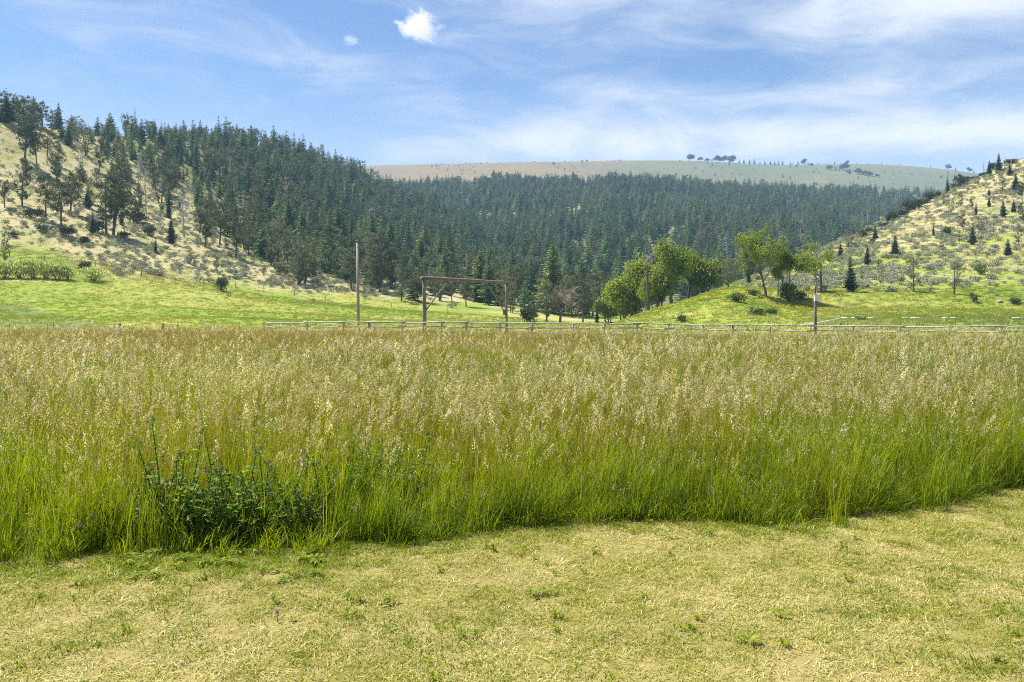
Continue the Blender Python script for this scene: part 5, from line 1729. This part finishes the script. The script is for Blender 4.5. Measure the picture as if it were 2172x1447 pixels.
# ------------------------------------------------------------------ single weeds at the lawn's edge
def weed_plant(px, D, H, seed, label, stems=3, mat='weed', name='thistle', leaf=(.05, .11), dens=17):
    rr = random.Random(seed)
    x = (px - CX) / FPX * D
    e = empty(name, (x, D, 0), rr.uniform(0, 6.28))
    st, lv, bd = MB(), MB(), MB()
    for s_ in range(stems):
        a = rr.uniform(0, 6.283)
        hh = H * (1 if s_ == 0 else rr.uniform(.55, .9))
        tip = Vector((math.cos(a), math.sin(a), 0)) * hh * rr.uniform(.08, .45) + V3(0, 0, hh)
        mid = tip * .5 + Vector((math.cos(a), math.sin(a), 0)) * -.02
        st.tube([V3(0, 0, -.05), mid, tip], [.008, .006, .003], 5, cap=False)
        n = int(dens * hh / .8)
        for i in range(n):
            t = (i + rr.random()) / n
            p = V3(0, 0, 0).lerp(mid, t * 2) if t < .5 else mid.lerp(tip, t * 2 - 1)
            az = i * 2.4 + rr.uniform(-.4, .4)
            o = Vector((math.cos(az), math.sin(az), rr.uniform(.2, .8))).normalized()
            sd = o.cross(V3(0, 0, 1)).normalized()
            L = rr.choice((.5, .8, 1.0, 1.35)) * rr.uniform(*leaf) * (1.3 - .8 * t)
            W = L * .30
            tone = rr.random()
            nrm = sd.cross(o)
            # a toothed, wavy leaf: two rows of faces along the midrib
            prev = None
            for k in range(6):
                f = k / 5
                c = p + o * L * f + V3(0, 0, -.35 * L * f * f)
                w_ = W * (.35 + .65 * math.sin(f * 2.9 + .15)) * (1.25 if k % 2 else .7) * (1 if k < 5 else .1)
                row = (c - sd * w_ + nrm * w_ * .45, c, c + sd * w_ + nrm * w_ * .45)
                if prev:
                    lv.face([prev[0], prev[1], row[1], row[0]], (f, tone, 0)); lv.face([prev[1], prev[2], row[2], row[1]], (f, tone, 0))
                prev = row
        for b in range(3):
            c = tip + rdir(rr) * .03
            for k in range(7):
                leaf_card(bd, c, rdir(rr, .6), .025, .012, rr.random(), rr)
    st.build('stem', MATS[mat], e)
    lv.build('leaves', MATS[mat], e)
    tag(bd.build('buds', MATS['weed_pale'], e), kind='stuff')
    return tag(e, label, 'weed', 'dark weeds at the edge of the tall grass')


wl_ = [(345, 6.05, .98, 4, 'tallest leafy weed of the dark clump, left side'), (372, 5.95, .78, 4, 'leafy weed right behind the tallest of the dark clump'), (400, 6.15, .80, 4, 'bushy weed in the middle of the dark clump'), (432, 6.0, .62, 4, 'mid-height weed in the dark clump'),
       (470, 6.1, .86, 4, 'second tallest leafy weed, right half of the dark clump'), (486, 5.92, .60, 5, 'pale highlighted thistle in the dark clump'), (520, 5.98, .52, 4, 'low leafy weed right of the pale thistle'), (558, 5.95, .46, 4, 'low dark weed near the right end of the clump'),
       (595, 5.92, .40, 5, 'glossy low weed at the right end of the clump'), (640, 5.95, .42, 4, 'small dark weed just past the clump'), (300, 5.95, .45, 4, 'low dark weed at the left end of the clump'), (235, 5.95, .40, 3, 'small leafy weed left of the dark clump'),
       (420, 5.86, .36, 4, 'short weed at the front of the dark clump'), (460, 5.84, .32, 4, 'shortest front weed of the dark clump'), (390, 5.84, .34, 4, 'short front weed below the tallest ones'), (340, 5.84, .36, 4, 'short dark weed at the left front of the clump'),
       (780, 6.7, .90, 4, 'leafy weed standing in tall grass right of the dark clump'), (835, 6.75, .84, 3, 'leafy weed deeper in the grass, middle of three'), (880, 6.7, .80, 3, 'leafy weed deeper in the grass, rightmost of three'), (740, 6.6, .7, 3, 'leafy weed between the dark clump and the grass weeds'),
       (1590, 6.95, .45, 4, 'dark leafy weed at the foot of the grass on the right'), (1640, 6.95, .40, 3, 'second dark weed at the foot of the grass on the right')]
wl_ += [(360, 6.0, .5, 4, 'knee-high weed between the tallest one and the clump middle'), (410, 5.9, .45, 4, 'low weed below the middle of the dark clump'), (448, 6.12, .6, 4, 'leafy weed left of the second tallest'),
        (505, 6.08, .55, 4, 'leafy weed just right of the pale thistle'), (540, 6.05, .5, 4, 'leafy weed between pale thistle and right end'), (575, 6.02, .45, 4, 'leafy weed near the right end, back row'),
        (615, 6.0, .42, 4, 'leafy weed beyond the glossy low one'), (665, 6.0, .36, 3, 'last small weed right of the dark clump'), (325, 6.0, .55, 4, 'leafy weed just left of the tallest one'), (275, 5.98, .4, 3, 'small leafy weed between the clump and the pink clover')]
wl_ += [(600, 6.12, .62, 4, 'knee-high leafy weed behind the glossy low one'), (635, 6.2, .66, 4, 'leafy weed between the dark clump and the grass weeds, left one'), (680, 6.25, .6, 4, 'leafy weed between the dark clump and the grass weeds, middle one'),
        (715, 6.35, .62, 4, 'leafy weed between the dark clump and the grass weeds, right one'), (800, 6.45, .72, 4, 'bushy weed in front of the three grass weeds, left one'), (850, 6.5, .7, 4, 'bushy weed in front of the three grass weeds, right one'),
        (560, 6.2, .7, 4, 'tall leafy weed at the back of the clump, right side'), (520, 6.25, .74, 4, 'tall leafy weed at the back of the clump, right of the second tallest')]
for i, (px, D, H, s_, lab) in enumerate(wl_):
    weed_plant(px, D + (.08 if px < 700 else .25), H * (.9 if px < 700 else .8), 1000 + i, lab, s_ + 1, dens=26)


def lawn_weed(px, py, seed, label):
    D = EYE * FPX / (py - HY)
    rr = random.Random(seed)
    e = empty('lawn_weed', ((px - CX) / FPX * D, D, 0.0), rr.uniform(0, 6))
    for k in range(rr.randint(6, 9)):
        az = rr.uniform(0, 6.28)
        o = Vector((math.cos(az), math.sin(az), 0)); s_ = Vector((-o.y, o.x, 0))
        L, mb = rr.uniform(.04, .085), MB()
        mb.ribbon([o * L * t + V3(0, 0, .025 * math.sin(t * 2.5) + .012) for t in (0, .25, .5, .75, 1)], [.004, .013, .018, .014, .002], s_, rr.random())
        mb.build('leaf', MATS['lawn_green'], e)
    tag(e, label, 'weed', 'broad-leaved weeds in the lawn')


for i, x in enumerate(sorted(random.Random(i).uniform(215, 690) for i in range(26))):
    lawn_weed(x, random.Random(i + 50).uniform(1172, 1228), 1200 + i, '%s from left of the small leafy weeds in the green lawn strip' % ORD[i])
for i, (x, y, lab) in enumerate([(1130, 1262, 'left half of the flat green weed patch in mid lawn'), (1160, 1260, 'right half of the flat green weed patch in mid lawn'), (605, 1235, 'flat green weed below the dark clump'), (500, 1200, 'leafy lawn weed in front of the dark clump'), (640, 1185, 'leafy lawn weed at the right front of the dark clump'),
                                 (1420, 1140, 'grey-green lawn weed by the pale bare patch'), (1505, 1133, 'small green weed right of the pale bare patch'), (745, 1310, 'upright lawn weed left of the middle'), (1660, 1310, 'green tuft-like weed on the right half of the lawn'), (1590, 1365, 'small dark green weed low on the right'),
                                 (310, 1190, 'leafy lawn weed left of the dark clump front'), (160, 1240, 'green lawn weed near the photo edge, lower left')]):
    lawn_weed(x, y, 1100 + i, lab)


def puff(px, py, D, label, rad=.045):
    p = P(px, py, D)
    e = empty('seed_puff', (p.x, p.y, 0))
    rr = random.Random(int(px))
    mb = MB(); mb.tube([V3(0, 0, -.05), V3(.02, 0, p.z * .6), V3(0, 0, p.z)], [.004, .003, .003], 4, cap=False); mb.build('stem', MATS['lush'], e)
    mb = MB()
    for k in range(130):
        d = rdir(rr)
        leaf_card(mb, V3(0, 0, p.z) + d * rad * .25, d, rad * .8, rad * .3, rr.random(), rr)
    mb.build('seed_head', MATS['white_fluff'], e)
    tag(e, label, 'seed head', 'white seed puffs in the field')


puff(134, 726, 24, 'white round seed puff standing above the grass at far left', .07)
puff(1224, 748, 19, 'white round seed puff in the middle of the field', .06)
puff(1403, 739, 23, 'smaller white seed puff right of the field centre', .05)
puff(1917, 914, 8.2, 'tan white seed puff in the near grass on the right', .022)


def clover(px, py, D, label, z=None):
    p = P(px, py, D)
    e = empty('clover', (p.x, p.y, 0)); rr = random.Random(int(px))
    h = max(.05, p.z)
    mb = MB(); mb.tube([V3(0, 0, -.02), V3(.01, 0, h)], [.003, .002], 4, cap=False); mb.build('stem', MATS['lush'], e)
    mb = MB()
    for k in range(40):
        d = rdir(rr, .3); leaf_card(mb, V3(0, 0, h), d, .018, .007, rr.random(), rr)
    mb.build('flower', MATS['clover_flower'], e)
    tag(e, label, 'flower', 'clover flowers')


clover(587, 1298, 4.45, 'single pink clover flower in the lawn below the dark weeds')
clover(195, 1096, 5.8, 'pink clover flower in the grass left of the dark weeds')
clover(170, 1118, 5.75, 'lower pink clover flower left of the dark weeds')
clover(1717, 958, 7.4, 'pink clover flower in the green grass on the right')


# ------------------------------------------------------------------ clouds and haze
def cloud(name, px, py, D, wpx, hpx, seed, label, lobes, tilt=0.0, dens=.03):
    c = P(px, py, D)
    k = D / FPX
    import bmesh
    bm = bmesh.new(); bmesh.ops.create_icosphere(bm, subdivisions=4, radius=1)
    me = bpy.data.meshes.new(name); bm.to_mesh(me); bm.free()
    m, n, l = new_mat(name + str(seed))
    tc = N(n, 'ShaderNodeTexCoord')
    ln = N(n, 'ShaderNodeVectorMath', operation='LENGTH')
    l.new(tc.outputs['Object'], ln.inputs[0])
    mp = N(n, 'ShaderNodeMapping'); mp.inputs['Location'].default_value = (seed, seed * .7, 0)
    l.new(tc.outputs['Object'], mp.inputs[0])
    nz = N(n, 'ShaderNodeTexNoise', in_Scale=1.5, in_Detail=8.0, in_Roughness=.62, in_Distortion=.5); l.new(mp.outputs[0], nz.inputs['Vector'])
    a = N(n, 'ShaderNodeMath', operation='MULTIPLY_ADD'); a.inputs[1].default_value = 1.7; a.inputs[2].default_value = -.28
    l.new(nz.outputs[0], a.inputs[0])
    s_ = N(n, 'ShaderNodeMath', operation='SUBTRACT'); l.new(a.outputs[0], s_.inputs[0]); l.new(ln.outputs['Value'], s_.inputs[1])
    mr = N(n, 'ShaderNodeMapRange', in_1=-.16, in_2=.42, in_3=0.0, in_4=dens); l.new(s_.outputs[0], mr.inputs[0])
    vo = N(n, 'ShaderNodeVolumePrincipled'); vo.inputs['Color'].default_value = (1, 1, 1, 1); vo.inputs['Anisotropy'].default_value = .2
    l.new(mr.outputs[0], vo.inputs['Density'])
    out = N(n, 'ShaderNodeOutputMaterial'); l.new(vo.outputs[0], out.inputs['Volume'])
    me.materials.append(m)
    o = link(bpy.data.objects.new(name, me))
    o.location = c
    o.scale = (wpx * k * .5, wpx * k * .5, hpx * k * .5)
    o.rotation_euler = (0, tilt, 0)
    tag(o, label, 'cloud')


cloud('cloud', 892, 56, 2600, 128, 84, 3.2, 'small bright white cumulus cloud in the blue sky', 1, R(12))
cloud('cloud', 744, 85, 2700, 52, 30, 8.4, 'tiny faint white cloud left of the cumulus', 1, 0, .012)


def haze():
    mb = MB()
    x0, x1, y0, y1, z0, z1 = -3600, 3600, -120, 2600, -6, 360
    c = [(x0, y0, z0), (x1, y0, z0), (x1, y1, z0), (x0, y1, z0), (x0, y0, z1), (x1, y0, z1), (x1, y1, z1), (x0, y1, z1)]
    for f in ((3, 2, 1, 0), (4, 5, 6, 7), (0, 1, 5, 4), (1, 2, 6, 5), (2, 3, 7, 6), (3, 0, 4, 7)):
        mb.face([c[i] for i in f], (0, 0, 0))
    m, n, l = new_mat('haze')
    vo = N(n, 'ShaderNodeVolumePrincipled')
    vo.inputs['Color'].default_value = (.42, .66, 1, 1)
    vo.inputs['Density'].default_value = .0002
    out = N(n, 'ShaderNodeOutputMaterial'); l.new(vo.outputs[0], out.inputs['Volume'])
    o = mb.build('haze', m)
    tag(o, 'thin pale blue air haze over the whole valley', 'haze', kind='stuff')


haze()
